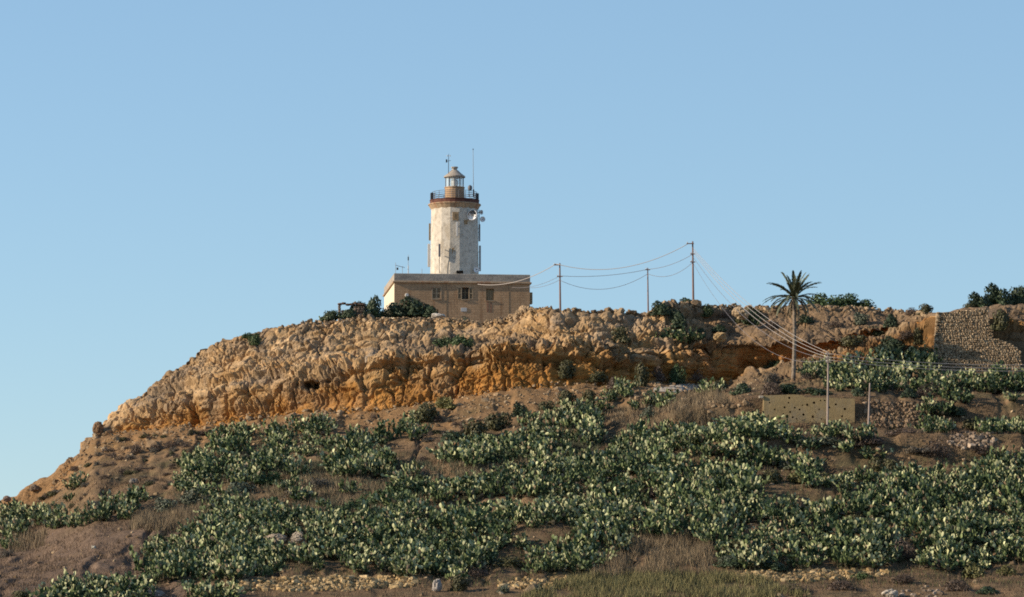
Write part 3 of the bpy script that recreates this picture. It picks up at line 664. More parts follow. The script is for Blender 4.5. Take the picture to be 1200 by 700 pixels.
fin(bm, 'wind_cups', M_offwhite, t)
a = lw(TX + 1.9, TY - 2.0, 0); q0 = PV(549.7, 231, a.y)
t = empty('gallery_lamp', q0, 0, label='grey drum-shaped lamp on a post behind the gallery railing', cat='lamp')
bm = bmesh.new(); tube(bm, [(0, 0, 0), (0, 0, 1.1)], .05, 6); fin(bm, 'post', M_dark, t)
bm = bmesh.new(); lathe(bm, [(.1, .85), (.26, .95), (.3, 1.2), (.28, 1.42), (.1, 1.58)], 12, .12, 0); fin(bm, 'lamp_body', M_rail, t)
# roof masts
def roof_mast(px, y0, y1, label, arm=None, tip=False, ly=3.0):
    D_ = DH + ly; b = PV(px, y1, D_); b.z = ZB + z_par0 + .2; tp = PV(px, y0, D_)
    t = empty('roof_aerial', b, 0, label=label, cat='aerial'); H = tp.z - b.z
    bm = bmesh.new(); tube(bm, [(0, 0, 0), (0, 0, H)], .032, 5); fin(bm, 'mast', M_greymetal, t)
    if arm:
        bm = bmesh.new(); tube(bm, [(0, 0, H * .86), (arm, 0, H * .74)], .03, 5)
        for k in range(4): tube(bm, [(arm * (k + .6) / 4, -.25, H * (.85 - .03 * k)), (arm * (k + .6) / 4, .25, H * (.85 - .03 * k))], .02, 4)
        fin(bm, 'boom', M_rail, t)
        bm = bmesh.new(); box(bm, .12, .36, -.1, .1, H * .62, H * .74, .02); fin(bm, 'head_box', M_dark, t)
    if tip:
        bm = bmesh.new(); tube(bm, [(0, 0, H * .8), (0, 0, H * .93)], .08, 6); fin(bm, 'dipole', M_dark, t)
        bm = bmesh.new(); tube(bm, [(0, 0, H * .3), (0, 0, H * .6)], .065, 6); fin(bm, 'sleeve', M_offwhite, t)
roof_mast(463.6, 308, 322, 'aerial with a side boom at the left end of the house roof', arm=1.2)
roof_mast(471.6, 312, 322, 'short plain aerial in the middle of the house roof aerials')
roof_mast(478.4, 299, 322, 'taller aerial with a dark tip on the left of the house roof', tip=True)
roof_mast(494.5, 315, 322, 'stub aerial on the roof near the foot of the tower')
bm = bmesh.new(); a = PV(500.2, 317.5, DT - 2.2); a.z = ZB + z_par0 + .25
box(bm, -.42, .3, -.2, .2, .55, .95, .03); box(bm, -.3, .15, -.15, .15, 1.0, 1.35, .03); box(bm, -.05, .05, -.05, .05, 0, .55); box(bm, .3, .62, -.04, .04, .7, .78)
tag(fin(bm, 'junction_box', M_offwhite, None, loc=a), 'pale junction box on a bracket at the left foot of the tower', 'box')

# ------------------------------------------------------------------ stones
def cube26():
    bm = bmesh.new(); bmesh.ops.create_cube(bm, size=2); bmesh.ops.subdivide_edges(bm, edges=bm.edges[:], cuts=1, use_grid_fill=True)
    v = np.array([x.co[:] for x in bm.verts]); bm.verts.index_update(); f = np.array([[q.index for q in x.verts] for x in bm.faces]); bm.free()
    s = v / np.linalg.norm(v, axis=1, keepdims=True); return v * 0.45 + s * 0.62, f
CV, CF = cube26()
def stones(name, cen, size, cols, parent=None, yaw=0.3, jit=0.13, m=None):
    cen = np.asarray(cen, float); n = len(cen); size = np.asarray(size, float) * 0.5
    v = CV[None] + R.normal(0, jit, (n, len(CV), 3)); v = v * size[:, None, :]
    a = R.normal(0, yaw, n); b = R.normal(0, yaw * .6, n); ca, sa, cb, sb = np.cos(a)[:, None], np.sin(a)[:, None], np.cos(b)[:, None], np.sin(b)[:, None]
    x, y, z = v[..., 0], v[..., 1], v[..., 2]
    x, z = x * cb + z * sb, -x * sb + z * cb
    x, y = x * ca - y * sa, x * sa + y * ca
    v = np.stack([x, y, z], -1) + cen[:, None]
    f = (CF[None] + (np.arange(n) * len(CV))[:, None, None]).reshape(-1, 4)
    c = np.repeat(np.asarray(cols), len(CV), 0)
    return link(name, mesh_np(name, v.reshape(-1, 3), f, c, False, m or M_stone), parent)
def scol(n, a, b, j=.18):
    t = R.random((n, 1)); return np.clip((np.array(a) * (1 - t) + np.array(b) * t) * R.normal(1, j, (n, 1)), .02, .9)
# tall dry-stone retaining wall on the right
BW = empty('stone_wall', PV(1095, 432, 449), 0, label='tall dry-stone retaining wall built into the cliff on the right', cat='stone wall')
bwo = BW.location
def bw_right(y): return float(np.interp(y, [358, 371, 384, 388, 396, 404, 410, 440], [1160, 1157, 1158, 1163, 1165, 1188, 1194, 1196]))
def bw_top(x): return float(np.interp(x, [1093, 1097, 1130, 1160, 1164, 1188, 1196], [368, 366, 363.5, 360.5, 395, 404, 412]))
cen, siz = [], []
y = 440.0
while y > 360:
    hrow = R.uniform(1.5, 2.5); left = 1092.3 + (440 - y) * 0.065; x = left
    D_ = 449.0 + (440 - y) / 80.0 * 1.3
    while x < bw_right(y):
        w = R.uniform(1.6, 4.2) if x > left else R.uniform(3.5, 6)
        xc, yc = x + w / 2, y - hrow / 2
        if yc > bw_top(xc) + 1:
            p = P(xc, yc + R.normal(0, .2), D_ + (.12 if x == left else R.uniform(0, .075))); cen.append(p - np.array(bwo)); k = D_ / FPX
            siz.append((w * k * 1.02, .75 if x > left else 1.1, hrow * k * R.uniform(.85, 1.4)))
        x += w
    y -= hrow
st = stones('stone', cen, siz, scol(len(cen), (.27, .19, .115), (.39, .295, .19), .18), BW, .05, .085); tag(st, kind='stuff')
bm = bmesh.new()
pts = [(1095, 441), (1196, 441), (1194, 413), (1187, 406), (1166, 398), (1159, 386), (1158, 362.5), (1130, 365), (1098.5, 368)]
fr = [bm.verts.new(PV(x, y, 449.42 + (440 - y) / 80 * 1.3) - bwo) for x, y in pts]; bk = [bm.verts.new(v.co + Vector((0, 1.4, 0))) for v in fr]
bm.faces.new(fr); bm.faces.new(bk)
for i in range(len(fr)): bm.faces.new((fr[i], fr[(i + 1) % len(fr)], bk[(i + 1) % len(fr)], bk[i]))
fin(bm, 'wall_core', mat('wall_earth', (.13, .092, .058), 1.0, nscale=3, namp=.3), BW)
def inpoly(x, y, poly):
    x = np.asarray(x, float); y = np.asarray(y, float); r = np.zeros(x.shape, bool); n = len(poly)
    for i in range(n):
        (x0, y0), (x1, y1) = poly[i], poly[(i + 1) % n]
        if y0 == y1: continue
        c = ((y0 > y) != (y1 > y)) & (x < (x1 - x0) * (y - y0) / (y1 - y0) + x0); r ^= c
    return r
def rubble(poly, step, label, sz, ca, cb, nm='rubble_wall', cat='stone wall', lift=.05, lo=1.0, hi=9.0, drop=0.0):
    xsP = [p[0] for p in poly]; ysP = [p[1] for p in poly]; cen, siz = [], []
    yy = max(ysP)
    while yy > min(ysP):
        xx = min(xsP) + R.uniform(0, step)
        while xx < max(xsP):
            x_, y_ = xx + R.normal(0, step * .2), yy + R.normal(0, step * .2)
            if inpoly(x_, y_, poly) and R.random() > drop:
                p = surf(x_, y_, lo, hi); s = sz * math.exp(R.normal(0, .28)); cen.append((p.x, p.y, p.z + lift)); siz.append((s * R.uniform(.9, 1.5), s, s * R.uniform(.7, 1.0)))
            xx += step
        yy -= step * .8
    o0 = Vector(cen[len(cen) // 2]); t = empty(nm, o0, 0, label=label, cat=cat)
    tag(stones('stone', np.array(cen) - np.array(o0), siz, scol(len(cen), ca, cb, .22), t, .5, .16), kind='stuff')
YR, YR2 = (.29, .19, .085), (.42, .31, .17)
rubble([(272, 684), (300, 680), (360, 676), (430, 675), (486, 677), (486, 688), (430, 692), (330, 694), (272, 692)], 3.4, 'yellow loose rubble wall below the cacti at the bottom, left of the frame centre', .36, YR, YR2)
rubble([(583, 681), (640, 678), (690, 675), (690, 684), (640, 692), (583, 690)], 3.6, 'yellow rubble wall under the cacti at the bottom centre behind grass', .34, YR, YR2, drop=.15)
rubble([(858, 671), (900, 669), (960, 669), (1040, 668), (1040, 676), (960, 682), (880, 684), (858, 680)], 3.4, 'yellow rubble wall at the bottom right below the cactus field', .34, YR, YR2, drop=.1)
rubble([(1012, 470), (1085, 472), (1085, 500), (1018, 502)], 2.6, 'low rough stone wall between the short leaning pole and a cactus clump', .27, (.15, .10, .065), (.27, .19, .12), drop=.12)
rubble([(1112, 512), (1128, 508), (1165, 508), (1165, 523), (1128, 526), (1112, 522)], 3.5, 'short collapsed stone wall on the brown bank at the far right', .36, (.18, .13, .095), (.30, .23, .165), drop=.15)
rubble([(1055, 694), (1090, 688), (1105, 694), (1100, 700), (1055, 700)], 4, 'small heap of stones beside the pale boulder at the bottom right', .3, (.18, .13, .09), (.33, .26, .2), 'stone_heap', 'stone heap', drop=.4)
# boulders: each its own shape
def boulder(x, y, w, h, label, ca=(.42, .33, .24), D=None, seed=0, name='boulder'):
    p = PV(x, y, D) if D else surf(x, y)
    k = p.y / FPX
    bm = bmesh.new(); bmesh.ops.create_icosphere(bm, subdivisions=4, radius=1); v = np.array([q.co[:] for q in bm.verts]); bm.verts.index_update()
    f = np.array([[q.index for q in t.verts] for t in bm.faces]); bm.free()
    a, b, c = worley(v * 1.1 + seed * 3.7, seed); v = v * (1 + .28 * fbm(v * 1.2 + seed * 5, 4, seed)[:, None] + .3 * (c - .5)[:, None] - .16 * (1 - sstep(0, .15, b - a))[:, None])
    v = v * np.array([w * k / 2, w * k / 2.3, h * k / 2]) + np.array([0, 0, h * k * .32])
    cc = .74 * np.array(ca)[None] * (1 + .3 * fbm(v * 1.5 + seed, 3, seed + 2))[:, None] * (.85 + .3 * c[:, None])
    tag(link(name, mesh_np(name, v, f, cc, False, M_rock), None, p), label, 'boulder')
boulder(323, 636, 25, 13, 'flat pale boulder among the cacti, the left one of two', seed=1)
boulder(350, 635, 20, 15, 'tilted pale boulder among the cacti, right of a flatter one', (.40, .34, .27), seed=2)
boulder(512, 693, 12, 17, 'upright grey-white boulder at the end of the yellow rubble wall', (.45, .40, .35), seed=3)
boulder(1044, 700, 18, 13, 'pale triangular boulder at the very bottom right', (.52, .45, .36), seed=4)
boulder(426, 376, 18, 15, 'rounded pale boulder on the cliff edge under the ridge cacti', (.56, .43, .28), D=485, seed=5)
boulder(514, 373, 17, 7, 'white flat boulder on the rim in front of the house', (.62, .56, .48), D=484, seed=6)
boulder(535, 528, 18, 12, 'orange crumbling boulder on the bare slope below the cliff', (.42, .24, .11), seed=7)
boulder(178, 700, 26, 12, 'low grey boulder at the bottom beside the cacti on the left', (.30, .26, .22), seed=8)
boulder(616, 378, 21, 26, 'craggy rock pillar on the cliff rim right of the house', (.46, .32, .19), D=471, seed=9)
boulder(113, 506, 15, 16, 'dark craggy rock knob where the skyline meets the cliff foot', (.26, .16, .09), seed=10)
boulder(156, 567, 10, 8, 'small grey boulder on the bare slope above the left cacti', (.33, .28, .23), seed=11)
boulder(110, 643, 6, 5, 'single small white stone on the bare brown field', (.7, .64, .52), seed=12, name='stone')
boulder(868, 372, 20, 14, 'pale rock block on the cliff face above the dark recess', (.5, .37, .23), D=466, seed=13)
boulder(843, 398, 16, 10, 'ochre fallen block on the ledge left of the dark recess', (.5, .34, .17), D=463.5, seed=14)
boulder(985, 397, 15, 8, 'rounded orange block under the cliff cap above the ramp', (.42, .24, .12), D=463, seed=15)
boulder(440, 429, 24, 20, 'grey rock outcrop standing out of the cream cliff face', (.33, .26, .19), D=461.5, seed=16)
boulder(40, 575, 10, 9, 'small rock knob on the left skyline', (.24, .18, .13), D=475, seed=17)
boulder(8, 588, 9, 8, 'rock knob at the left edge of the frame on the skyline', (.28, .20, .16), D=475, seed=18)
# small loose stones
cen, siz = [], []
for _ in range(3600):
    if R.random() < .45: x_ = R.uniform(60, 900); y_ = float(np.interp(x_, *zip(*BASE))) + abs(R.normal(0, 16)) - 2
    elif R.random() < .5: x_ = R.uniform(330, 1090); y_ = float(np.interp(x_, *zip(*TOP))) + abs(R.normal(0, 4))
    else: x_ = R.uniform(0, 1200); y_ = R.uniform(470, 700)
    if y_ < float(np.interp(x_, *zip(*TOP))) or (885 < x_ < 1015 and 455 < y_ < 515): continue
    p = surf(x_, y_); s = .13 * math.exp(abs(R.normal(0, .6))); cen.append((p.x, p.y, p.z + .05)); siz.append((s * 1.3, s, s * .8))
tag(stones('loose_stones', cen, siz, scol(len(cen), (.18, .12, .07), (.34, .25, .155), .25), None, .8, .16), 'loose stones lying on the slope and along the cliff edge', 'stones', kind='stuff')

# ochre retaining wall with drain holes
DWL = 425.9
pw = PV(893, 506, DWL); RW = empty('retaining_wall', pw, 0, label='smooth ochre retaining wall pierced by many dark weep holes', cat='wall')
kx = DWL / FPX
def wx(px, py): v = PV(px, py, DWL) - pw; return v.x, v.z
hp = [(902, 472, .8), (908, 480, .9), (911, 492, .7), (915, 497, .6), (918, 486, 1.3), (925, 466.5, 1.2), (924, 472, .9), (919.5, 477.5, 1.1), (926, 483, 1.2), (929, 489, 1.1), (933.5, 491, .8), (931.5, 478, 1), (937, 480, 1.0), (940.5, 475, .8), (941.5, 486, 1.3), (946, 474.5, 1.3), (954, 472, 1.35), (952.5, 488.5, 1.5), (960, 480, .9), (961.5, 469.5, .9), (966.3, 469.5, .9), (962.5, 491, .8), (959.5, 499.5, .7), (972, 477.5, 1), (969, 485.5, 1), (979.5, 474, 1.1), (974.5, 493.5, .9), (990, 479.5, 1.4), (987, 488, 1.2), (983, 493, 1.0), (991.5, 491, .6), (955.5, 483, .5)]
holes = []
for i, (hx, hy, hr) in enumerate(hp):
    cx, cz = wx(hx, hy); r = hr * kx * 1.15
    holes.append([(cx + r * math.cos(2 * math.pi * k / 7 + i) * R.uniform(.85, 1.15), cz + r * math.sin(2 * math.pi * k / 7 + i) * R.uniform(.85, 1.15)) for k in range(7)])
outer = [wx(893, 512), wx(1001.7, 512), wx(1001.7, 467.2), wx(985, 467), wx(942.2, 465.8), wx(942, 463.6), wx(930, 462.4), wx(895, 463.6)]
wall_holes(outer, holes, .5, None, 'wall_face', M_concrete, RW)
bm = bmesh.new()
for h in holes:
    f_ = bm.faces.new([bm.verts.new((x, .5, z)) for x, z in h])
fin(bm, 'hole_back', M_black, RW)
bm = bmesh.new(); o2 = [bm.verts.new((x, .002, z)) for x, z in outer]; o3 = [bm.verts.new((x, .95, z)) for x, z in outer]
for i in range(len(outer)): bm.faces.new((o2[i], o2[(i + 1) % len(o2)], o3[(i + 1) % len(o2)], o3[i]))
bm.faces.new(o3); fin(bm, 'wall_body', M_concrete, RW)
bm = bmesh.new(); a, b = wx(988, 511)[0], wx(1001.7, 511)[0]; za, zb = wx(990, 512)[1], wx(990, 468)[1]; bm.free()
bm = bmesh.new(); (xa, za), (xb, zb) = wx(889.5, 466.8), wx(894.6, 463.9); box(bm, xa, xb, -.15, .5, za, zb, .03); fin(bm, 'end_block', M_path, RW)

# pale track at the cliff foot
vs, fs = [], []
trk = [(768, 457.5, 451.5), (785, 456.5, 452.4), (800, 455, 453.3), (815, 452.5, 454.2), (829, 449, 455.3)]
tv = []
for i in range(41):
    t = i / 40; x = 766 + 63 * t; w = 2.3 * math.sin(math.pi * min(1, .12 + t * .86)) ** .5
    yc = float(np.interp(x, [766, 785, 800, 815, 829], [457.5, 456.3, 455, 453, 450]))
    for q in range(4): tv.append(surf(x, yc + w * (q / 1.5 - 1) * (1.5 + .6 * t)) + Vector((0, 0, .07)))
fs = [(i * 4 + q, i * 4 + q + 1, i * 4 + q + 5, i * 4 + q + 4) for i in range(40) for q in range(3)]
tag(link('track', mesh_np('track', [v[:] for v in tv], fs, None, True, M_path)), kind='structure')

# ruined hut on the rim left of the house
DR = 484.0; hb = PV(398, 376, DR); t = empty('stone_hut', hb, 0, label='ruined roofless stone hut with an empty window on the rim left of the house', cat='ruin')
def hx(px, py): v = PV(px, py, DR) - hb; return v.x, v.z
for i, (x0, y0, x1, y1, nm) in enumerate([(396, 358, 399.5, 377, 'pillar'), (399.7, 363.6, 408.8, 376, 'wall'), (414.2, 359.5, 427, 376, 'wall'), (408.9, 366.4, 414.1, 376, 'wall')]):
    (xa, za), (xb, zb) = hx(x0, y1), hx(x1, y0); cen, siz = [], []
    z_ = za
    while z_ < zb:
        hh = min(R.uniform(.28, .42), max(.15, zb - z_)); x_ = xa
        while x_ < xb - .08:
            w = min(R.uniform(.3, .62), xb - x_); cen.append((x_ + w / 2, R.uniform(-.04, .04), z_ + hh / 2)); siz.append((w, .5, hh)); x_ += w
        z_ += hh
    tag(stones(nm, cen, siz, scol(len(cen), (.13, .095, .07), (.21, .16, .12), .15), t, .05, .08), kind=None)
(xa, za), (xb, zb) = hx(396, 358), hx(428, 355.2)
cen = [(xa + (xb - xa) * (k + .5) / 7, 0, (za + zb) / 2 + .1 * math.sin(k * 2)) for k in range(7)]
stones('lintel_slab', cen, [((xb - xa) / 7 * 1.05, .7, .28)] * 7, scol(7, (.12, .08, .06), (.18, .12, .09)), t, .04, .08)

# ------------------------------------------------------------------ poles and cables
def pole(name, x, y0, y1, D, r, label, m, arms=(), lean=0.0, ground=True):
    top = PV(x + lean, y0, D); base = PV(x, y1, D); base.z -= .6
    t = empty(name, base, 0, label=label, cat='utility pole'); H = top - base
    bm = bmesh.new(); tube(bm, [(0, 0, 0), H * .5, H], [r, r * .85, r * .65], 8); fin(bm, 'pole_shaft', m, t)
    for (ax0, ax1, dz) in arms:
        bm = bmesh.new(); c = H + Vector((0, 0, -dz)); box(bm, c.x + ax0, c.x + ax1, c.y - r - .09, c.y - r * .8, c.z - .06, c.z + .06); fin(bm, 'crossarm', m, t)
        for q in ([ax0 + .08, ax1 - .08] if ax1 - ax0 > .9 else [ax0 + .08]):
            bm = bmesh.new(); lathe(bm, [(.03, c.z + .06), (.07, c.z + .1), (.05, c.z + .2), (.02, c.z + .22)], 8, c.x + q, c.y - r * .9 - .02); fin(bm, 'insulator', M_offwhite, t)
    return top
G_ = 'wires'
pole('utility_pole', 656.6, 308.5, 360, 479, .13, 'wooden pole on the plateau just right of the house', M_pole, [(-.75, .12, .25), (-.35, .35, 1.7)], -.6)
pole('utility_pole', 759.6, 314, 360, 478, .10, 'thin short wooden pole between the two taller ridge poles', M_pole, [(-.3, .3, .25)], -.6)
pole('utility_pole', 812.5, 283, 357, 473, .14, 'tallest wooden pole on the ridge with a crossarm at its top', M_pole, [(-.75, .15, .3), (-.3, .3, 1.6), (-.3, .3, 2.6)], -.8)
pole('utility_pole', 969.5, 412.5, 503, 422.5, .13, 'grey pole with crossarms in front of the ochre pierced wall', M_polegrey, [(-.3, .3, .3), (-.3, .3, .75), (-.3, .3, 1.15)], 1.2)
pole('utility_pole', 1017.2, 449, 505, 422.8, .12, 'short leaning pole beside the low rough stone wall', M_polegrey, [], 2.2)
pole('utility_pole', 1290, 405, 505, 426, .13, 'grey pole out on the terrace to the right', M_polegrey, [(-.3, .3, .3)], 0)
def cable(a, b, sag, r, label, m, group=None):
    a, b = PV(*a), PV(*b); bm = bmesh.new(); n = 26
    pts = [a.lerp(b, i / n) - Vector((0, 0, 4 * sag * (i / n) * (1 - i / n))) - a for i in range(n + 1)]
    tube(bm, pts, r, 5); tag(fin(bm, 'overhead_cable', m, None, True, a), label, 'cable', group)
Aw, Bw, Cw, Dw = 478.8, 477.8, 472.8, 422.2
cable((560, 333.3, 497.5), (651.5, 309.5, Aw), .95, .045, 'thick pale cable from the house facade up to the pole right of it', M_cablep)
cable((600, 337, 498.2), (655, 324, Aw), .5, .025, 'thin grey cable from the right end of the house to the nearest pole, upper one', M_cabled)
cable((622, 337.5, 499.0), (655, 328.5, Aw), .25, .025, 'thin grey cable from the house corner to the nearest pole, lower one', M_cabled)
cable((652, 309.5, Aw), (807, 285.5, Cw), 1.75, .04, 'pale cable sagging between the tops of the two tall ridge poles', M_cablep)
cable((657, 323.5, Aw), (759.3, 315.8, Bw), .38, .03, 'upper grey cable from the left ridge pole to the thin pole', M_cabled)
cable((657, 329, Aw), (759.3, 321, Bw), 1.5, .028, 'lower deeply sagging cable from the left ridge pole to the thin pole', M_cabled)
cable((759.3, 315.8, Bw), (812, 298, Cw), .38, .03, 'upper grey cable from the thin pole to the tallest pole', M_cabled)
cable((759.3, 321, Bw), (812, 307.5, Cw), .95, .028, 'lower sagging cable from the thin pole to the tallest pole', M_cabled)
for y0, y1, sg, r_, m_, lb in ((291.5, 412.8, 1.5, .027, M_cablep, 'topmost pale cable running down from the tallest pole to the grey pole'), (293.5, 415.6, 1.8, .027, M_cablep, 'second pale cable running down from the tallest pole to the grey pole'), (296, 418.5, 2.1, .027, M_cablep, 'third pale cable running down from the tallest pole to the grey pole'), (302, 420.5, 2.6, .024, M_cabled, 'fourth thin cable running down from the tallest pole to the grey pole'), (309, 421.5, 4.0, .02, M_cabled, 'lowest slack thin cable running down from the tallest pole to the grey pole')):
    cable((812.5, y0, Cw), (970.2, y1, Dw), sg, r_, lb, m_)
for y0, y1, lb in ((414.5, 424, 'topmost cable leaving the grey pole towards the right edge'), (418.5, 427.5, 'middle cable leaving the grey pole towards the right edge'), (422, 431, 'lowest cable leaving the grey pole towards the right edge')):
    cable((971, y0, Dw), (1290, y1, 425.7), .75, .026, lb, M_cablep)
# ------------------------------------------------------------------ palm
pb = PV(929.5, 448, 446); crown = PV(930.5, 350, 446) - pb
PT = empty('palm_tree', pb, 0, label='tall lone palm with a rough crown and hanging dead fronds', cat='palm tree')
bm = bmesh.new(); n = 26; pts, rs = [], []
for i in range(n + 1):
    t = i / n; pts.append(Vector((.10 * math.sin(3 * t) + crown.x * t, 0, crown.z * t - .4 * (1 - t)))); rs.append((.25 - .06 * min(1, t * 1.6) + .035 * (i % 2) + (.12 if t > .93 else 0)))
tube(bm, pts, rs, 9); fin(bm, 'trunk', M_trunk, PT)
def frond_mesh(L, arch, width, cols, n=24, dens=1.0, name='frond'):
    """rachis curve in the XZ plane with narrow leaflets both sides"""
    v, f, c = [], [], []
    def pt(t):
        a = arch[0] + (arch[1] - arch[0]) * t; return a
    P_, x, z = [], 0.0, 0.0
    for i in range(n + 1):
        P_.append((x, z)); a = pt(i / n); x += L / n * math.cos(a); z += L / n * math.sin(a)
    P_ = [Vector((a, 0, b)) for a, b in P_]
    for i in range(n):       # rachis
        r = .035 * (1 - .75 * i / n); k = len(v)
        for q in (P_[i], P_[i + 1]):
            v += [(q.x, -r, q.z), (q.x, r, q.z), (q.x, 0, q.z - r * 1.4)]
        f += [(k, k + 3, k + 4), (k, k + 4, k + 1), (k + 1, k + 4, k + 5), (k + 1, k + 5, k + 2), (k + 2, k + 5, k + 3), (k + 2, k + 3, k)]
        c += [cols[1]] * 6
    for i in range(3, n):
        for s in (-1, 1):
            for e in range(2):
                if random.random() > dens: continue
                t = (i + e * .5) / n; q = P_[i].lerp(P_[i + 1], e * .5); d = (P_[i + 1] - P_[i]).normalized()
                ll = width * (math.sin(math.pi * min(1, .18 + t * .8)) ** .6) * random.uniform(.8, 1.1)
                side = Vector((0, s, 0)); tip = q + d * ll * .85 + side * ll * .52 + Vector((0, 0, random.uniform(-.18, .12) * ll)); w = .085
                k = len(v); v += [tuple(q - d * w), tuple(q + d * w), tuple(q.lerp(tip, .55) + d * w + Vector((0, 0, .03))), tuple(tip)]
                f += [(k, k + 1, k + 2), (k, k + 2, k + 3)]; cc = np.array(cols[0]) * random.uniform(.75, 1.25); c += [tuple(cc)] * 4
    return mesh_np(name, v, f, c, False, M_leaf)
GRN, DRY = (.105, .115, .065), (.20, .155, .10)
fm = [frond_mesh(L * 1.18, a, w * 1.1, (GRN, (.12, .12, .06))) for L, a, w in ((2.9, (.95, .35), .5), (3.2, (.72, -.25), .52), (3.3, (.45, -.75), .5), (3.1, (.15, -1.2), .48))]
dm = [frond_mesh(L, a, w, (DRY, DRY), dens=.55, name='dead_frond') for L, a, w in ((2.7, (-.2, -1.5), .3), (2.5, (-.9, -1.65), .3))]
def add_frond(me, nm, az, tilt):
    o = link(nm, me, PT, crown + Vector((.12 * math.cos(az), .12 * math.sin(az), -.05 + .1 * random.random())))
    o.rotation_euler = (random.uniform(-.25, .25), -tilt, az)
for k in range(11): add_frond(fm[0], 'frond', k * 2.399 + .3, random.uniform(.3, .6))
for k in range(14): add_frond(fm[1], 'frond', k * 2.399 + 1.1, random.uniform(.1, .3))
for k in range(12): add_frond(fm[2], 'frond', k * 2.399 + 2.0, random.uniform(-.1, .15))
for k in range(11): add_frond(fm[3], 'frond', k * 2.399 + 2.9, random.uniform(-.2, .1))
for k in range(16): add_frond(dm[k % 2], 'dead_frond', k * 2.399 + .7, random.uniform(-.15, .1))

# ------------------------------------------------------------------ prickly pears
ang = np.linspace(0, 2 * math.pi, 9)[:-1]
OUT = np.stack([.34 * np.sin(ang) * (1 + .18 * -np.cos(ang)), .5 - .5 * np.cos(ang), 0 * ang], -1)
PADV = np.concatenate([OUT, [[0, .55, .06], [0, .55, -.06]]]); PADF = np.array([[i, (i + 1) % 8, 8] for i in range(8)] + [[(i + 1) % 8, i, 9] for i in range(8)])
def rot(v, k, a):
    k = k / np.linalg.norm(k); return v * math.cos(a) + np.cross(k, v) * math.sin(a) + k * np.dot(k, v) * (1 - math.cos(a))
def grow(rg, height, spread, n0, maxpads):
    pads = []; stack = []
    for _ in range(n0):
        a = rg.uniform(0, 2 * math.pi); r = spread * math.sqrt(rg.random()); p = np.array([r * math.cos(a), r * math.sin(a), -.08])
        up = np.array([.35 * math.cos(a) * r + rg.normal(0, .22), .35 * math.sin(a) * r + rg.normal(0, .22), 1.0]); up /= np.linalg.norm(up)
        stack.append((p, up, rg.uniform(0, math.pi), 0))
        if r > .15: pads.append((np.array([0, 0, .1]), np.array([math.cos(a), math.sin(a), .06]), np.array([0, 0, 1.0]), .45 * np.array([-math.sin(a), math.cos(a), 0]), r + .15, 0))
    while stack and len(pads) < maxpads:
        p, ax, tw_, lv = stack.pop(0 if rg.random() < .6 else -1)
        ref = np.array([1.0, 0, 0]) if abs(ax[0]) < .9 else np.array([0, 1.0, 0]); nn = np.cross(ax, ref); nn /= np.linalg.norm(nn); nn = rot(nn, ax, tw_)
        L = rg.uniform(.27, .42) * (1.0 if lv else 1.1); s = np.cross(ax, nn); pads.append((p, ax, nn, s, L, lv))
        if p[2] + L > height * rg.uniform(.72, 1.08): continue
        for _ in range(rg.choice([1, 2, 2, 3]) if lv else rg.choice([2, 3])):
            th = rg.uniform(-1.0, 1.0); q = p + ax * L * (.58 + .40 * math.cos(th)) + s * L * .32 * math.sin(th)
            na = rot(ax, nn, -th * .75); na = na + rg.normal(0, .2, 3) + nn * rg.normal(0, .22) + np.array([0, 0, .26]); na /= np.linalg.norm(na)
            stack.append((q, na, tw_ + rg.normal(0, .9), lv + 1))
    V, F, C_ = [], [], []; pale = rg.uniform(.3, 1.5)
    for i, (p, ax, nn, s, L, lv) in enumerate(pads):
        v = p + L * (PADV[:, 0:1] * s * rg.uniform(.9, 1.15) + PADV[:, 1:2] * ax + PADV[:, 2:3] * nn) + (PADV[:, 0:1] ** 2 * rg.normal(0, .35)) * nn
        V.append(v); F.append(PADF + 10 * i); u = rg.random()
        if u < .05: c = np.array([.20, .15, .095])
        elif u < .07 + .085 * min(lv, 3) * pale: c = np.array([.40, .40, .215]) * rg.uniform(.55, 1.05)  # upper pads oftener pale: sunlit highlights painted into pad colour
        else: c = np.array([.022, .042, .019]) + (np.array([.15, .178, .07]) - np.array([.022, .042, .019])) * rg.random() ** 1.6
        if lv == 0 and rg.random() < .6: c = np.array([.09, .075, .045])
        C_.append(np.repeat((c * rg.uniform(.88, 1.34))[None], 10, 0))
    return np.concatenate(V), np.concatenate(F), np.concatenate(C_)
PLANTS = []
for k in range(16):
    rg = np.random.default_rng(100 + k)
    PLANTS.append(grow(rg, [1.1, 1.6, 2.0, 1.6][k % 4], [.55, .9, 1.0, 1.2][k % 4], [11, 16, 18, 23][k % 4], [120, 175, 215, 235][k % 4]))
PMESH = [mesh_np('prickly_pear', v, f, c, False, M_pad) for v, f, c in PLANTS]
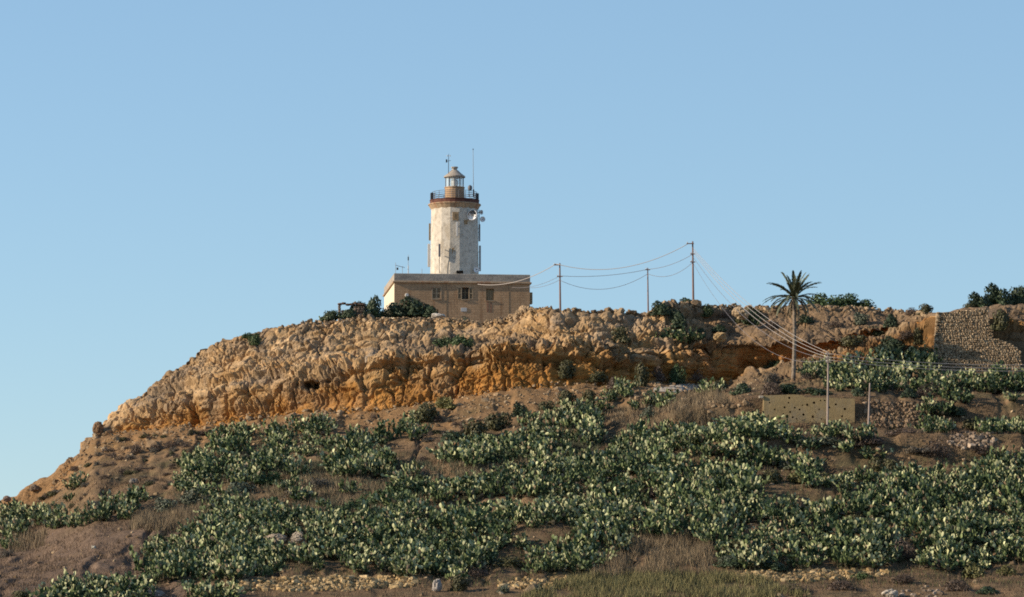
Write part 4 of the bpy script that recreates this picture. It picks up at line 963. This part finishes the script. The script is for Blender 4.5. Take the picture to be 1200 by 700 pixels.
ZONES = [
 ('prickly pear in the clump at the left edge under the skyline', 'prickly pears at the left edge', 1.5, [[(0, 596), (22, 594), (24, 625), (14, 648), (0, 650)]]),
 ('prickly pear in the thin row edging the brown field on the left', 'prickly pears in the left row', 1.5, [[(17, 623), (29, 611), (46, 597), (63, 600), (94, 606), (114, 597), (129, 583), (160, 573), (188, 574), (165, 592), (149, 611), (114, 616), (66, 623)]]),
 ('prickly pear in the small lone patch on the bare left slope', 'prickly pears in the lone left patch', 1.4, [[(69, 587), (78, 570), (90, 558), (102, 560), (98, 572), (80, 592)]]),
 ('prickly pear in the upper left patch under the cliff', 'prickly pears in the upper left patch', 1.75, [[(209, 551), (217, 537), (240, 524), (257, 507), (274, 502), (294, 500), (297, 515), (275, 537), (296, 545), (262, 560), (247, 574), (228, 580), (207, 577), (200, 560)]]),
 ('prickly pear in the second patch from the left below the cliff', 'prickly pears in the second upper patch', 1.7, [[(305, 530), (338, 500), (360, 490), (382, 499), (379, 512), (352, 527), (354, 546), (335, 552), (307, 558), (275, 570), (262, 562), (290, 545)]]),
 ('prickly pear in the dense patch climbing towards the cliff below the house', 'prickly pears in the climbing patch', 1.5, [[(400, 535), (436, 502), (467, 488), (494, 480), (492, 527), (483, 543), (452, 560), (420, 556), (396, 562), (367, 556), (376, 545)]]),
 ('prickly pear in the long oblique band below the dark bushes', 'prickly pears in the oblique band', 1.5, [[(508, 535), (538, 515), (585, 505), (632, 499), (651, 483), (690, 478), (701, 493), (695, 512), (701, 527), (651, 532), (613, 542), (585, 548), (554, 543), (513, 545)]]),
 ('prickly pear in the clumps beside and above the pale track', 'prickly pears by the track', 1.4, [[(708, 473), (710, 457), (732, 442), (745, 444), (742, 460), (727, 473)], [(725, 486), (740, 472), (760, 462), (785, 462), (787, 482), (760, 486)], [(822, 464), (826, 450), (842, 450), (844, 466)], [(660, 497), (664, 482), (685, 477), (695, 492)]]),
 ('prickly pear on the terrace between the palm and the tall stone wall', 'prickly pears on the palm terrace', 1.5, [[(942, 432), (944, 421), (962, 419), (968, 442), (948, 446)], [(973, 430), (1000, 425), (1040, 420), (1070, 414), (1093, 416), (1093, 462), (1050, 460), (973, 464)]]),
 ('prickly pear at the foot of the tall stone wall', 'prickly pears under the stone wall', 1.5, [[(1098, 438), (1140, 434), (1170, 434), (1195, 428), (1266, 430), (1266, 462), (1098, 462)]]),
 ('prickly pear in the clump right of the low rough stone wall', 'prickly pears right of the low wall', 1.4, [[(1082, 510), (1084, 466), (1100, 457), (1132, 455), (1134, 486), (1112, 508)]]),
 ('prickly pear in the clump at the right edge of the terrace', 'prickly pears at the right edge', 1.5, [[(1154, 512), (1158, 478), (1180, 458), (1266, 456), (1266, 512)]]),
 ('prickly pear standing apart between the left-hand patches', 'scattered prickly pears between the patches', 3.6, [[(205, 588), (225, 530), (262, 502), (300, 496), (390, 486), (420, 500), (480, 545), (500, 575), (400, 606), (300, 606)], [(500, 560), (520, 520), (600, 490), (700, 470), (706, 545), (640, 560)]]),
 ('prickly pear in the dense field covering the lower slope', 'prickly pears in the dense field', 1.42, [[(466, 585), (497, 570), (530, 566), (570, 561), (626, 543), (670, 536), (700, 528), (720, 520), (740, 500), (800, 500), (850, 495), (870, 470), (888, 474), (893, 498), (935, 510), (962, 505), (1000, 500), (1022, 515), (1028, 524), (1022, 542), (960, 540), (955, 545), (985, 560), (1010, 545), (1040, 548), (1060, 540), (1100, 549), (1150, 545), (1170, 525), (1185, 516), (1266, 522), (1266, 672), (1100, 672), (1060, 660), (1030, 668), (860, 668), (835, 655), (826, 634), (770, 630), (715, 655), (690, 678), (640, 680), (600, 664), (560, 668), (520, 690), (485, 684), (455, 675), (380, 669), (330, 678), (250, 682), (175, 684), (171, 671), (177, 640), (206, 626), (243, 614), (257, 591), (300, 588), (318, 598), (380, 608), (420, 608), (450, 598)],
   [(51, 700), (66, 688), (106, 688), (126, 676), (168, 685), (168, 712), (51, 712)], [(205, 694), (260, 688), (280, 704), (205, 712)]]),
]
HOLES = [[(488, 590), (540, 586), (640, 578), (640, 588), (560, 595), (510, 603), (488, 602)], [(604, 620), (640, 615), (690, 615), (690, 625), (650, 641), (630, 643), (612, 632)],
         [(884, 576), (930, 572), (985, 572), (992, 583), (950, 588), (890, 586)], [(957, 545), (1000, 539), (1150, 536), (1150, 543), (1060, 548), (960, 551)],
         [(310, 630), (365, 626), (362, 640), (312, 641)], [(880, 545), (930, 548), (940, 566), (885, 566)], [(480, 672), (500, 668), (540, 678), (545, 700), (480, 700)], [(1045, 630), (1075, 628), (1080, 646), (1050, 650)], [(575, 650), (625, 648), (628, 662), (580, 664)]]
lo_r, hi_r = int(np.argmax(SEG >= 1.2)), int(np.argmax(SEG >= 9.0))
sub = slice(lo_r, hi_r)
gx, gy = PXv[sub].ravel(), PYv[sub].ravel(); gp = G[sub].reshape(-1, 3)
inx = (gx > -20) & (gx < 1269)
gx, gy, gp = gx[inx], gy[inx], gp[inx]
hol = np.zeros(len(gx), bool)
for h in HOLES: hol |= inpoly(gx, gy - 3, h) | inpoly(gx, gy - 9, h) | inpoly(gx, gy - 14, h)
hol |= (gx > 888) & (gx < 1003) & (gy > 462) & (gy < 503)
dens = fbm(gp / 3.5, 3, 201)
grid = {}
def scatter(polys, r, shift, avoid=True, thr=-.42, world=None):
    m = np.zeros(len(gx), bool)
    for p in polys: m |= inpoly(gx, gy - shift, p) & inpoly(gx, gy + 1, p)
    if avoid: m &= ~hol & (dens > thr) & ((np.abs(np.mod(gp[:, 2] + 1.1 * dens + .5 * np.sin(gp[:, 0] / 9.0), 3.1) - 1.5) < 1.22) | (dens > .25))
    idx = np.where(m)[0]; R.shuffle(idx); out = []; c = r
    g = grid
    for i in idx:
        x, y, z = gp[i]; k = (int(math.floor(x / c)), int(math.floor(y / c)), round(c, 3)); ok = True
        for a in (-1, 0, 1):
            for b in (-1, 0, 1):
                for q in g.get((k[0] + a, k[1] + b, k[2]), ()):
                    if (q[0] - x) ** 2 + (q[1] - y) ** 2 < r * r: ok = False
        if ok: g.setdefault(k, []).append((x, y)); out.append(i)
    return out
pl = []
for zi, (lab, grp, r, polys) in enumerate(ZONES):
    for i in scatter(polys, r * (1.3 if zi == 13 else 1.35), 8 if zi == 13 else 11, thr=-.24 if zi == 13 else -.18): pl.append((zi, *gp[i]))
extra = [(425, 374, 486), (436, 375, 487), (445, 374, 487.5), (414, 375, 485.5), (386, 376, 485), (380, 377, 484)]
print('plants', len(pl), [sum(1 for p in pl if p[0] == z) for z in range(len(ZONES))])
cnt = [sum(1 for p in pl if p[0] == z) for z in range(len(ZONES))]
CAPN = 286
order = sorted(range(len(pl)), key=lambda i: (600 + FPX * pl[i][1] / pl[i][2] > 1206, cnt[pl[i][0]] >= 22, pl[i][2]))
keep = [pl[i] for i in order[:CAPN]]; rest = [pl[i] for i in order[CAPN:]]
def put_cactus(p, label, group, sc=None):
    k = int(R.integers(len(PMESH))); o = link('prickly_pear', PMESH[k], None, p); s_ = sc or R.uniform(.72, 1.35)
    o.scale = (s_, s_, s_ * R.uniform(.9, 1.15)); o.rotation_euler = (0, 0, R.uniform(0, 6.28)); return tag(o, label, 'prickly pear', group)
ends = {}
for z in range(len(ZONES)):
    ks = [p for p in keep if p[0] == z]
    if len(ks) < 3: continue
    place = ZONES[z][0].replace('prickly pear in', '').replace('prickly pear on', '').replace('prickly pear at', '').strip() if z != 13 else 'the dense field front'
    for wd, key in (('leftmost', lambda p: p[1] / p[2]), ('rightmost', lambda p: -p[1] / p[2]), ('highest', lambda p: -p[3] / p[2]), ('lowest', lambda p: p[3] / p[2])):
        b = min(ks, key=key)
        if b not in ends: ends[b] = wd + ' prickly pear of ' + place
def field_label(p):
    x = proj(np.array(p[1:]))[0]
    for lim, t in ((310, 'left of the two pale boulders'), (480, 'round and below the two pale boulders'), (700, 'round the bare patches, bottom centre'), (850, 'above the dry reeds'), (1040, 'above the right-hand rubble wall'), (9999, 'towards the bottom right corner')):
        if x < lim: return 'prickly pear amid others in the dense field ' + t
for p in keep:
    z = p[0]; put_cactus(p[1:], ends.get(p, field_label(p) if z == 13 else ZONES[z][0].replace('prickly pear', 'prickly pear amid others', 1)), ZONES[z][1])
for i, (x, y, D) in enumerate(extra):
    p = PV(x, y, D); put_cactus((p.x, p.y, p.z - .1), ['tall prickly pear against the sky between ruined hut and house' if i in (1,) else None, None, 'prickly pear just left of the bush in front of the house', 'prickly pear growing inside the ruined hut', 'prickly pear left of the ruined hut on the skyline', 'leftmost low prickly pear on the rim left of the ruined hut'][i] or ['dark prickly pear right beside the ruined hut', 'tallest prickly pear on the rim, against the sky left of the house'][i], None, [.9, 1.15, .8, .7, .7, .5][i])
for x, y, sc, lb in ((795, 402, 1.35, 'large prickly pear hanging on the cliff face below the tallest pole'), (780, 402, 1.15, 'prickly pear at the left of the clump on the cliff face'), (808, 400, 1.2, 'prickly pear at the right of the clump on the cliff face'), (789, 374, .9, 'prickly pear near the cliff top under the tallest pole'), (1183, 401, .55, 'small prickly pear in the shaded hollow beside the stone wall')):
    p = surf(x, y, 9, 13); put_cactus((p.x, p.y - .3, p.z - .2), lb, None, sc)
V, F, C_ = [], [], []; off = 0
for z, x, y, zz_ in rest:
    v, f, c = PLANTS[int(R.integers(len(PLANTS)))]; a = R.uniform(0, 6.28); s_ = R.uniform(.72, 1.32); ca, sa = math.cos(a) * s_, math.sin(a) * s_
    V.append(np.stack([v[:, 0] * ca - v[:, 1] * sa + x, v[:, 0] * sa + v[:, 1] * ca + y, v[:, 2] * s_ * R.uniform(.9, 1.15) + zz_], -1)); F.append(f + off); off += len(v); C_.append(c * R.uniform(.85, 1.15))
if V: tag(link('prickly_pear_thicket', mesh_np('prickly_pear_thicket', np.concatenate(V), np.concatenate(F), np.concatenate(C_), False, M_pad)), 'upper part of the dense prickly pear field on the slope', 'prickly pears', kind='stuff')
print('individual', len(keep), 'in thicket', len(rest))

# ------------------------------------------------------------------ bushes
def bush_mesh(seed, cols, n=1500, ls=.085, flat=1.0, twig=False):
    rg = np.random.default_rng(seed); K_ = 16
    lc = rg.normal(0, 1, (K_, 3)); lc /= np.linalg.norm(lc, axis=1, keepdims=True); lc *= (rg.random((K_, 1)) ** .4) * .66; lc[:, 2] = np.abs(lc[:, 2]) * 1.15
    lr = rg.uniform(.24, .42, K_); w = lr ** 2; w /= w.sum()
    li = rg.choice(K_, n, p=w); d = rg.normal(0, 1, (n, 3)); d /= np.linalg.norm(d, axis=1, keepdims=True)
    p = lc[li] + d * (lr[li] * rg.uniform(.55, 1.05, n) ** .5)[:, None]; p[:, 2] = np.maximum(p[:, 2], rg.uniform(0, .12, n)) * flat
    nr = d + rg.normal(0, .55, (n, 3)); nr /= np.linalg.norm(nr, axis=1, keepdims=True)
    t = np.cross(nr, rg.normal(0, 1, (n, 3))); t /= np.linalg.norm(t, axis=1, keepdims=True); b = np.cross(nr, t)
    s1 = ls * rg.uniform(.6, 1.3, n)[:, None]; s2 = s1 * (.28 if twig else .55)
    v = np.stack([p - t * s1, p - b * s2, p + t * s1, p + b * s2], 1).reshape(-1, 3); f = np.arange(n * 4).reshape(n, 4)
    lt = rg.uniform(.75, 1.25, K_); c = (np.array(cols[0]) + (np.array(cols[1]) - np.array(cols[0])) * rg.random((n, 1))) * (lt[li] * rg.uniform(.8, 1.2, n))[:, None]
    return mesh_np('bush', v, f, np.repeat(c, 4, 0), False, M_leaf)
def dk(t, f=.8): return tuple(tuple(x * f for x in q) for q in t)
BK = {'dark': ((.028, .045, .022), (.06, .085, .038)), 'green': ((.045, .075, .025), (.085, .125, .045)), 'olive': ((.065, .065, .026), (.12, .11, .045)),
      'yellow': ((.11, .11, .035), (.19, .17, .06)), 'grey': ((.10, .085, .065), (.17, .145, .105)), 'sage': ((.07, .085, .055), (.125, .135, .085)), 'brown': ((.085, .06, .045), (.15, .105, .075))}
BK = {k: dk(c) for k, c in BK.items()}
BM = {k: [bush_mesh(300 + 10 * i + j, c, 1300 if k != 'dark' else 1700, .085 if k != 'grey' else .1, 1.0, k in ('grey', 'brown')) for j in range(3)] for i, (k, c) in enumerate(BK.items())}
def bush(x, y, w, h, kind, label, D=None, cat='bush', name='bush', group=None, depth=.8, back=0.0):
    p = PV(x, y, D) if D else surf(x, y, 1, 13)
    k = p.y / FPX; o = link(name, BM[kind][int(R.integers(3))], None, (p.x, p.y + back, p.z - .12))
    o.scale = (w * k / 1.75, w * k / 1.75 * depth, h * k / 1.12); o.rotation_euler = (0, 0, R.choice([0, .4, -.4, 2.9])); return tag(o, label, cat, group)
bush(466, 370, 36, 25, 'dark', 'dark green bush at the left corner of the house', 487)
bush(486, 370, 46, 27, 'dark', 'widest dark green bush in front of the house wall', 488)
bush(505, 371, 30, 18, 'dark', 'right-hand dark bush in front of the house, under the shuttered window', 487)
bush(545, 376, 16, 7, 'sage', 'small tuft under the plaque on the house wall', 486)
bush(453, 371, 14, 12, 'olive', 'small olive bush at the foot of the sunlit side wall', 486)
bush(407, 372, 28, 17, 'dark', 'dark shrub inside the foot of the ruined hut', 483.3); bush(422, 372, 28, 24, 'dark', 'dark shrub between the hut and the tall prickly pear', 484.5); bush(388, 374, 26, 14, 'dark', 'low dark shrub left of the ruined hut', 483.5)
bush(520, 407, 30, 17, 'green', 'left half of the green bush on the cliff ledge below the house'); bush(540, 406, 32, 17, 'green', 'right half of the green bush on the cliff ledge below the house')
bush(727, 400, 28, 22, 'olive', 'round olive bush alone on the upper cliff face'); bush(664, 443, 27, 28, 'olive', 'round olive bush at the foot of the orange cliff'); bush(752, 452, 24, 32, 'olive', 'tall olive bush left of the pale track'); bush(794, 449, 22, 28, 'green', 'upright green bush against the shaded recess')
bush(776, 369, 30, 20, 'dark', 'dark bush on the cliff top left of the tallest pole'); bush(795, 384, 30, 26, 'dark', 'dark bush on the cliff between two prickly pears'); bush(806, 358, 26, 12, 'dark', 'low dark bush at the foot of the tallest pole', 472.5); bush(828, 371, 20, 17, 'green', 'small green bush on the rim right of the tallest pole')
bush(884, 381, 34, 26, 'dark', 'dark green bush on the rim left of the palm'); bush(868, 378, 16, 14, 'olive', 'little olive bush on the rim between pole and palm')
bush(965, 361, 44, 22, 'green', 'green rounded bush on the skyline just right of the palm', 474); bush(990, 361, 44, 23, 'green', 'tallest part of the green skyline bushes right of the palm', 475); bush(1012, 361, 34, 14, 'green', 'low tapering end of the green skyline bushes', 475)
bush(1009, 380, 24, 17, 'sage', 'grey-green bush on the cliff right of the palm'); bush(1043, 384, 28, 27, 'dark', 'dark bush on the upper cliff left of the tall stone wall'); bush(1068, 368, 20, 11, 'brown', 'brownish shrub on the skyline left of the stone wall'); bush(1085, 368, 24, 15, 'olive', 'olive shrub on the skyline by the left end of the stone wall')
bush(1148, 364, 36, 26, 'dark', 'left dark bush on the skyline above the stone wall', 468); bush(1170, 361, 44, 34, 'dark', 'tallest dark bush on the skyline above the stone wall', 469); bush(1194, 357, 34, 28, 'dark', 'dark bush at the right edge on the skyline', 470); bush(1135, 365, 20, 12, 'olive', 'small olive bush on top of the stone wall', 467)
bush(1173, 386, 28, 28, 'olive', 'olive bush growing over the broken right end of the stone wall', 449.6)
bush(1000, 404, 34, 17, 'olive', 'flat olive bush in the shadow under the cliff cap'); bush(912, 430, 34, 13, 'dark', 'dark shrub at the foot of the recess behind the palm')
bush(610, 488, 24, 21, 'dark', 'small round dark bush, rightmost of the row below the cliff'); bush(583, 503, 36, 26, 'olive', 'olive bush second from the right in the row below the cliff'); bush(556, 513, 42, 28, 'olive', 'large dark olive bush in the middle of the row below the cliff'); bush(532, 523, 34, 24, 'dark', 'lowest dark bush of the row below the cliff'); bush(640, 481, 20, 15, 'olive', 'tiny round bush right of the dark row below the cliff')
bush(500, 492, 36, 28, 'olive', 'olive bush at the top of the climbing cactus patch'); bush(522, 478, 34, 17, 'yellow', 'yellow-green shrub at the cliff foot above the cacti'); bush(664, 473, 30, 20, 'olive', 'olive shrub on the slope left of the pale track'); bush(690, 468, 24, 14, 'olive', 'low olive shrub between the slope and the pale track')
bush(842, 461, 34, 20, 'olive', 'dark olive bush at the right end of the pale track'); bush(868, 462, 34, 22, 'dark', 'dark bush between pale track and pierced wall'); bush(903, 462, 36, 18, 'brown', 'brownish scrub above the left end of the pierced wall', 430.5); bush(925, 461, 34, 15, 'dark', 'dark scrub at the foot of the palm', 431); bush(958, 464, 46, 13, 'dark', 'low dark scrub along the top of the pierced wall', 430.5)
bush(905, 448, 30, 16, 'grey', 'grey dead shrub left of the palm trunk'); bush(945, 447, 24, 14, 'brown', 'brown shrub right of the palm trunk')
bush(1064, 465, 30, 18, 'dark', 'dark scrub on the terrace edge under the cacti'); bush(1088, 466, 32, 20, 'brown', 'brown scrub at the foot of the cacti by the stone wall'); bush(1008, 464, 26, 16, 'dark', 'dark scrub behind the short leaning pole')
for x, y, w, h, lb in ((396, 606, 34, 17, 'lower left end of the bright green ground shrub among cacti'), (418, 600, 40, 22, 'second mound of the bright green ground shrub among cacti'), (442, 592, 40, 24, 'third mound of the bright green ground shrub among cacti'), (466, 582, 38, 22, 'fourth mound of the bright green ground shrub among cacti'), (490, 572, 40, 20, 'upper right end of the bright green ground shrub among cacti')):
    bush(x, y, w, h, 'green', lb)
bush(315, 566, 40, 20, 'green', 'soft green mound between the two upper cactus patches'); bush(288, 580, 44, 22, 'sage', 'grey-green mound under the upper left cactus patch'); bush(225, 590, 44, 22, 'sage', 'grey-green mound above the reeds on the left'); bush(194, 598, 34, 20, 'sage', 'grey mound left of the reeds above the brown field'); bush(283, 512, 34, 18, 'olive', 'olive shrub at the top of the upper left cactus patch'); bush(352, 584, 50, 16, 'grey', 'grey dead scrub right of the grey-green mound'); bush(375, 572, 34, 16, 'grey', 'grey twiggy scrub under the climbing patch')
bush(160, 532, 22, 15, 'brown', 'brown shrub at the cliff foot on the far left'); bush(182, 528, 22, 10, 'brown', 'low brown shrub right of another at the left cliff foot'); bush(205, 524, 26, 12, 'brown', 'rightmost brown shrub at the left cliff foot')
bush(298, 403, 16, 18, 'green', 'small green bush hanging at the cliff top on the left'); bush(290, 396, 14, 9, 'green', 'little green tuft on the rim above the hanging bush')
bush(538, 693, 32, 22, 'olive', 'dense olive bush beside the upright pale boulder'); bush(590, 694, 20, 11, 'sage', 'small blue-green tuft left of the bottom centre rubble wall'); bush(630, 694, 22, 12, 'sage', 'small blue-green tuft in front of the bottom centre rubble wall'); bush(500, 672, 34, 18, 'dark', 'dark shrub under the cacti above the pale boulder'); bush(600, 664, 44, 16, 'olive', 'low flat olive shrub under the cacti at the bottom centre'); bush(560, 678, 34, 22, 'brown', 'brown dead shrub between olive shrubs at the bottom centre')
bush(1098, 534, 36, 25, 'brown', 'round dark brown shrub on the bank beside the collapsed wall'); bush(1036, 556, 40, 26, 'olive', 'olive bush on the path edge at the right'); bush(905, 566, 34, 22, 'olive', 'olive bush in the gap of the field on the right'); bush(935, 564, 36, 18, 'yellow', 'yellow-green bush in the gap of the field on the right'); bush(968, 566, 30, 15, 'yellow', 'small yellow-green bush right of the gap in the field'); bush(1105, 503, 30, 12, 'yellow', 'yellow-green tuft at the foot of the clump by the low wall'); bush(1140, 502, 34, 17, 'olive', 'olive shrub between the two cactus clumps on the right terrace'); bush(1120, 486, 30, 16, 'dark', 'dark shrub in the shade of the right terrace clump')
bush(1060, 655, 34, 26, 'brown', 'brown dead shrub hollowing the dense cactus field at the bottom right'); bush(1095, 664, 36, 12, 'brown', 'low brown scrub at the bottom edge of the field on the right'); bush(1140, 676, 34, 22, 'yellow', 'yellow-green bush at the bottom right below the field'); bush(1180, 674, 30, 16, 'yellow', 'yellow-green bush near the right bottom corner'); bush(1120, 692, 44, 16, 'brown', 'dark brown scrub at the bottom right beside the stones'); bush(1155, 695, 40, 14, 'dark', 'dark scrub at the bottom right corner')
bush(1060, 684, 40, 14, 'brown', 'brown scrub below the rubble wall at the bottom right'); bush(930, 692, 44, 13, 'brown', 'brown scrub in front of the right rubble wall'); bush(985, 691, 50, 13, 'brown', 'brown scrub right of another in front of the right rubble wall'); bush(905, 668, 44, 14, 'dark', 'dark scrub above the right rubble wall'); bush(855, 664, 44, 16, 'dark', 'dark scrub at the lower edge of the field beside the reeds'); bush(1010, 679, 30, 11, 'green', 'green tuft at the right end of the rubble wall')
bush(25, 703, 36, 14, 'olive', 'round olive bush in the bottom left corner'); bush(243, 701, 32, 14, 'yellow', 'yellow-green bush at the bottom left between cacti'); bush(8, 653, 22, 14, 'grey', 'grey scrub at the left edge of the brown field'); bush(175, 668, 18, 10, 'brown', 'small brown shrub where the field meets the cacti')
bush(436, 372, 28, 30, 'dark', 'tall dark bush mixed with prickly pear left of the house', 486.5)
for x, y, w, h, kd, lb in ((905, 385, 22, 12, 'brown', 'brown shrub on the cliff cap just left of the palm trunk'), (945, 378, 24, 12, 'dark', 'dark shrub on the cliff cap right of the palm trunk'), (978, 382, 20, 10, 'brown', 'brown shrub in the middle of the cliff cap right of the palm'), (1026, 392, 30, 14, 'dark', 'dark shrub on the upper ramp below the cap'), (1000, 428, 40, 16, 'brown', 'brown scrub on the slope below the ramp crest'), (1040, 420, 40, 20, 'dark', 'dark scrub under the ramp crest left of the stone wall'), (1076, 424, 34, 24, 'dark', 'dark scrub in the corner beside the tall stone wall'), (1062, 398, 30, 12, 'brown', 'brown scrub on the ramp near the stone wall top'), (1048, 410, 42, 22, 'dark', 'broad dark bush under the upper end of the ramp'), (1081, 403, 22, 26, 'olive', 'upright olive bush against the left edge of the stone wall'), (848, 372, 22, 14, 'brown', 'brown shrub on the rim between tallest pole and palm'), (842, 388, 26, 14, 'dark', 'dark shrub hanging under the rim right of the cactus clump'), (820, 395, 20, 18, 'dark', 'dark shrub right of the prickly pears on the cliff face'), (700, 446, 30, 16, 'olive', 'olive scrub at the foot of the orange cliff'), (720, 455, 26, 18, 'brown', 'brown scrub at the cliff foot left of the track'), (770, 446, 26, 22, 'brown', 'brown scrub in front of the recess beside the track'), (815, 447, 24, 15, 'brown', 'brown scrub behind the pale track'), (1060, 510, 60, 12, 'brown', 'long low brown scrub on the bank under the low stone wall'), (1020, 520, 40, 14, 'brown', 'brown scrub on the bank below the leaning pole'), (1080, 530, 40, 12, 'grey', 'grey dry scrub along the bank foot'), (1150, 532, 40, 12, 'brown', 'brown scrub under the collapsed stone wall')):
    bush(x, y, w, h, kd, lb)
for i, (x, y) in enumerate([(float(a), float(b)) for a, b in zip(R.uniform(180, 1190, 400), R.uniform(520, 668, 400))]):
    if i % 1 == 0 and (inpoly(x, y, ZONES[13][3][0])) and not (690 < x < 835 and y > 605) and R.random() < .26:
        bush(x, y, R.uniform(16, 36), R.uniform(9, 17), str(R.choice(['dark', 'olive', 'brown', 'olive', 'sage', 'dark'])), 'small scrub bush growing in a gap between the prickly pears of the field', group='scrub among the cacti')
n_s = 0
while n_s < 110:
    x, y = float(R.uniform(20, 700)), float(R.uniform(490, 600))
    if y > float(np.interp(x, *zip(*BASE))) + 6 and not any(inpoly(x, y, q) for zz in ZONES for q in zz[3]):
        bush(x, y, R.uniform(8, 22), R.uniform(4, 9), str(R.choice(['brown', 'grey', 'brown', 'olive'])), 'little dry shrub dotting the bare slope under the cliff', group='dry shrubs on the slope'); n_s += 1
bush(760, 488, 24, 15, 'sage', 'sage tuft left of the dry reeds under the track'); bush(700, 560, 30, 14, 'olive', 'olive gap shrub inside the dense field'); bush(670, 610, 34, 17, 'brown', 'brown shrub above the bare patch in the field'); bush(1020, 620, 30, 14, 'brown', 'brown shrub inside the field on the right')

# ------------------------------------------------------------------ grass
def blades(name, polys, n, h, cols, w=.035, lean=.25, shift=0, label=None, avoid=False):
    m = np.zeros(len(gx), bool)
    for p in polys: m |= inpoly(gx, gy - shift, p)
    if avoid: m &= (fbm(gp / 2.5, 2, 301) > -.25)
    idx = np.where(m)[0]; i = R.choice(idx, n); p = gp[i] + np.stack([R.uniform(-.25, .25, n), R.uniform(-.25, .25, n), 0 * i], -1)
    # tufts: shared height/lean by cell
    tf = .55 + .45 * (vnoise(p * 1.7, 303) + 1)
    hh = h * tf * R.uniform(.55, 1.15, n); d = R.normal(0, lean, (n, 2)) * hh[:, None]; a = R.uniform(0, math.pi, n); ww = w * R.uniform(.6, 1.4, n)
    dx, dy = np.cos(a) * ww, np.sin(a) * ww
    v = np.stack([p - np.stack([dx, dy, .05 + 0 * dx], -1), p + np.stack([dx, dy, -.05 + 0 * dx], -1), p + np.stack([d[:, 0], d[:, 1], hh], -1)], 1).reshape(-1, 3)
    c = scol(n, *cols, .2); return tag(link(name, mesh_np(name, v, np.arange(3 * n).reshape(n, 3), np.repeat(c, 3, 0), False, M_grass)), label, 'grass', kind='stuff')
STRAW = ((.14, .10, .06), (.25, .19, .115)); SAGE = ((.055, .062, .036), (.13, .125, .075)); BRN = ((.09, .06, .04), (.17, .115, .07)); OLV = ((.09, .085, .035), (.22, .19, .085)); GRNG = ((.05, .06, .024), (.10, .10, .042))
blades('dry_reeds', [[(780, 497), (785, 472), (800, 464), (852, 464), (862, 480), (850, 499)], [(693, 682), (705, 652), (745, 632), (770, 628), (832, 632), (834, 655), (830, 672)], [(150, 624), (165, 602), (252, 598), (250, 624)], [(8, 652), (15, 630), (62, 625), (50, 642)]], 14000, 1.15, STRAW, .03, .28, avoid=True, label='tall straw-coloured dry reeds in stands between the cacti')
blades('olive_grass', [[(600, 706), (640, 690), (680, 679), (760, 676), (860, 675), (930, 688), (960, 706)]], 11000, .85, OLV, .035, .35, avoid=True, label='olive rough grass along the bottom of the frame')
blades('dry_grass', [[(300, 592), (330, 560), (400, 556), (470, 577), (450, 600), (385, 607)], [(690, 502), (700, 480), (740, 478), (786, 470), (786, 500)], [(513, 548), (640, 535), (700, 530), (690, 545), (560, 565)], [(260, 590), (280, 545), (310, 555), (300, 590)]], 17000, .6, STRAW, .03, .3, label='pale dry grass between the cactus patches')
blades('grey_weeds', [[(200, 600), (215, 545), (300, 500), (500, 540), (520, 570), (450, 600), (385, 610), (300, 600)], [(500, 550), (640, 500), (700, 480), (705, 560), (560, 570)]], 26000, .62, SAGE, .035, .4, label='grey-green weeds between the upper cactus patches', avoid=True)
blades('brown_grass', [[(-10, 625), (60, 590), (120, 550), (400, 520), (700, 490), (860, 455), (1100, 440), (1220, 440), (1220, 710), (-10, 710)]], 90000, .38, BRN, .03, .5, label='short brown withered grass over the whole slope', avoid=True)
blades('green_grass', [[(170, 690), (180, 600), (300, 560), (500, 560), (700, 520), (1000, 545), (1220, 530), (1220, 690)]], 26000, .45, GRNG, .03, .35, label='thin green weeds growing under the cacti', avoid=True)
print('done')
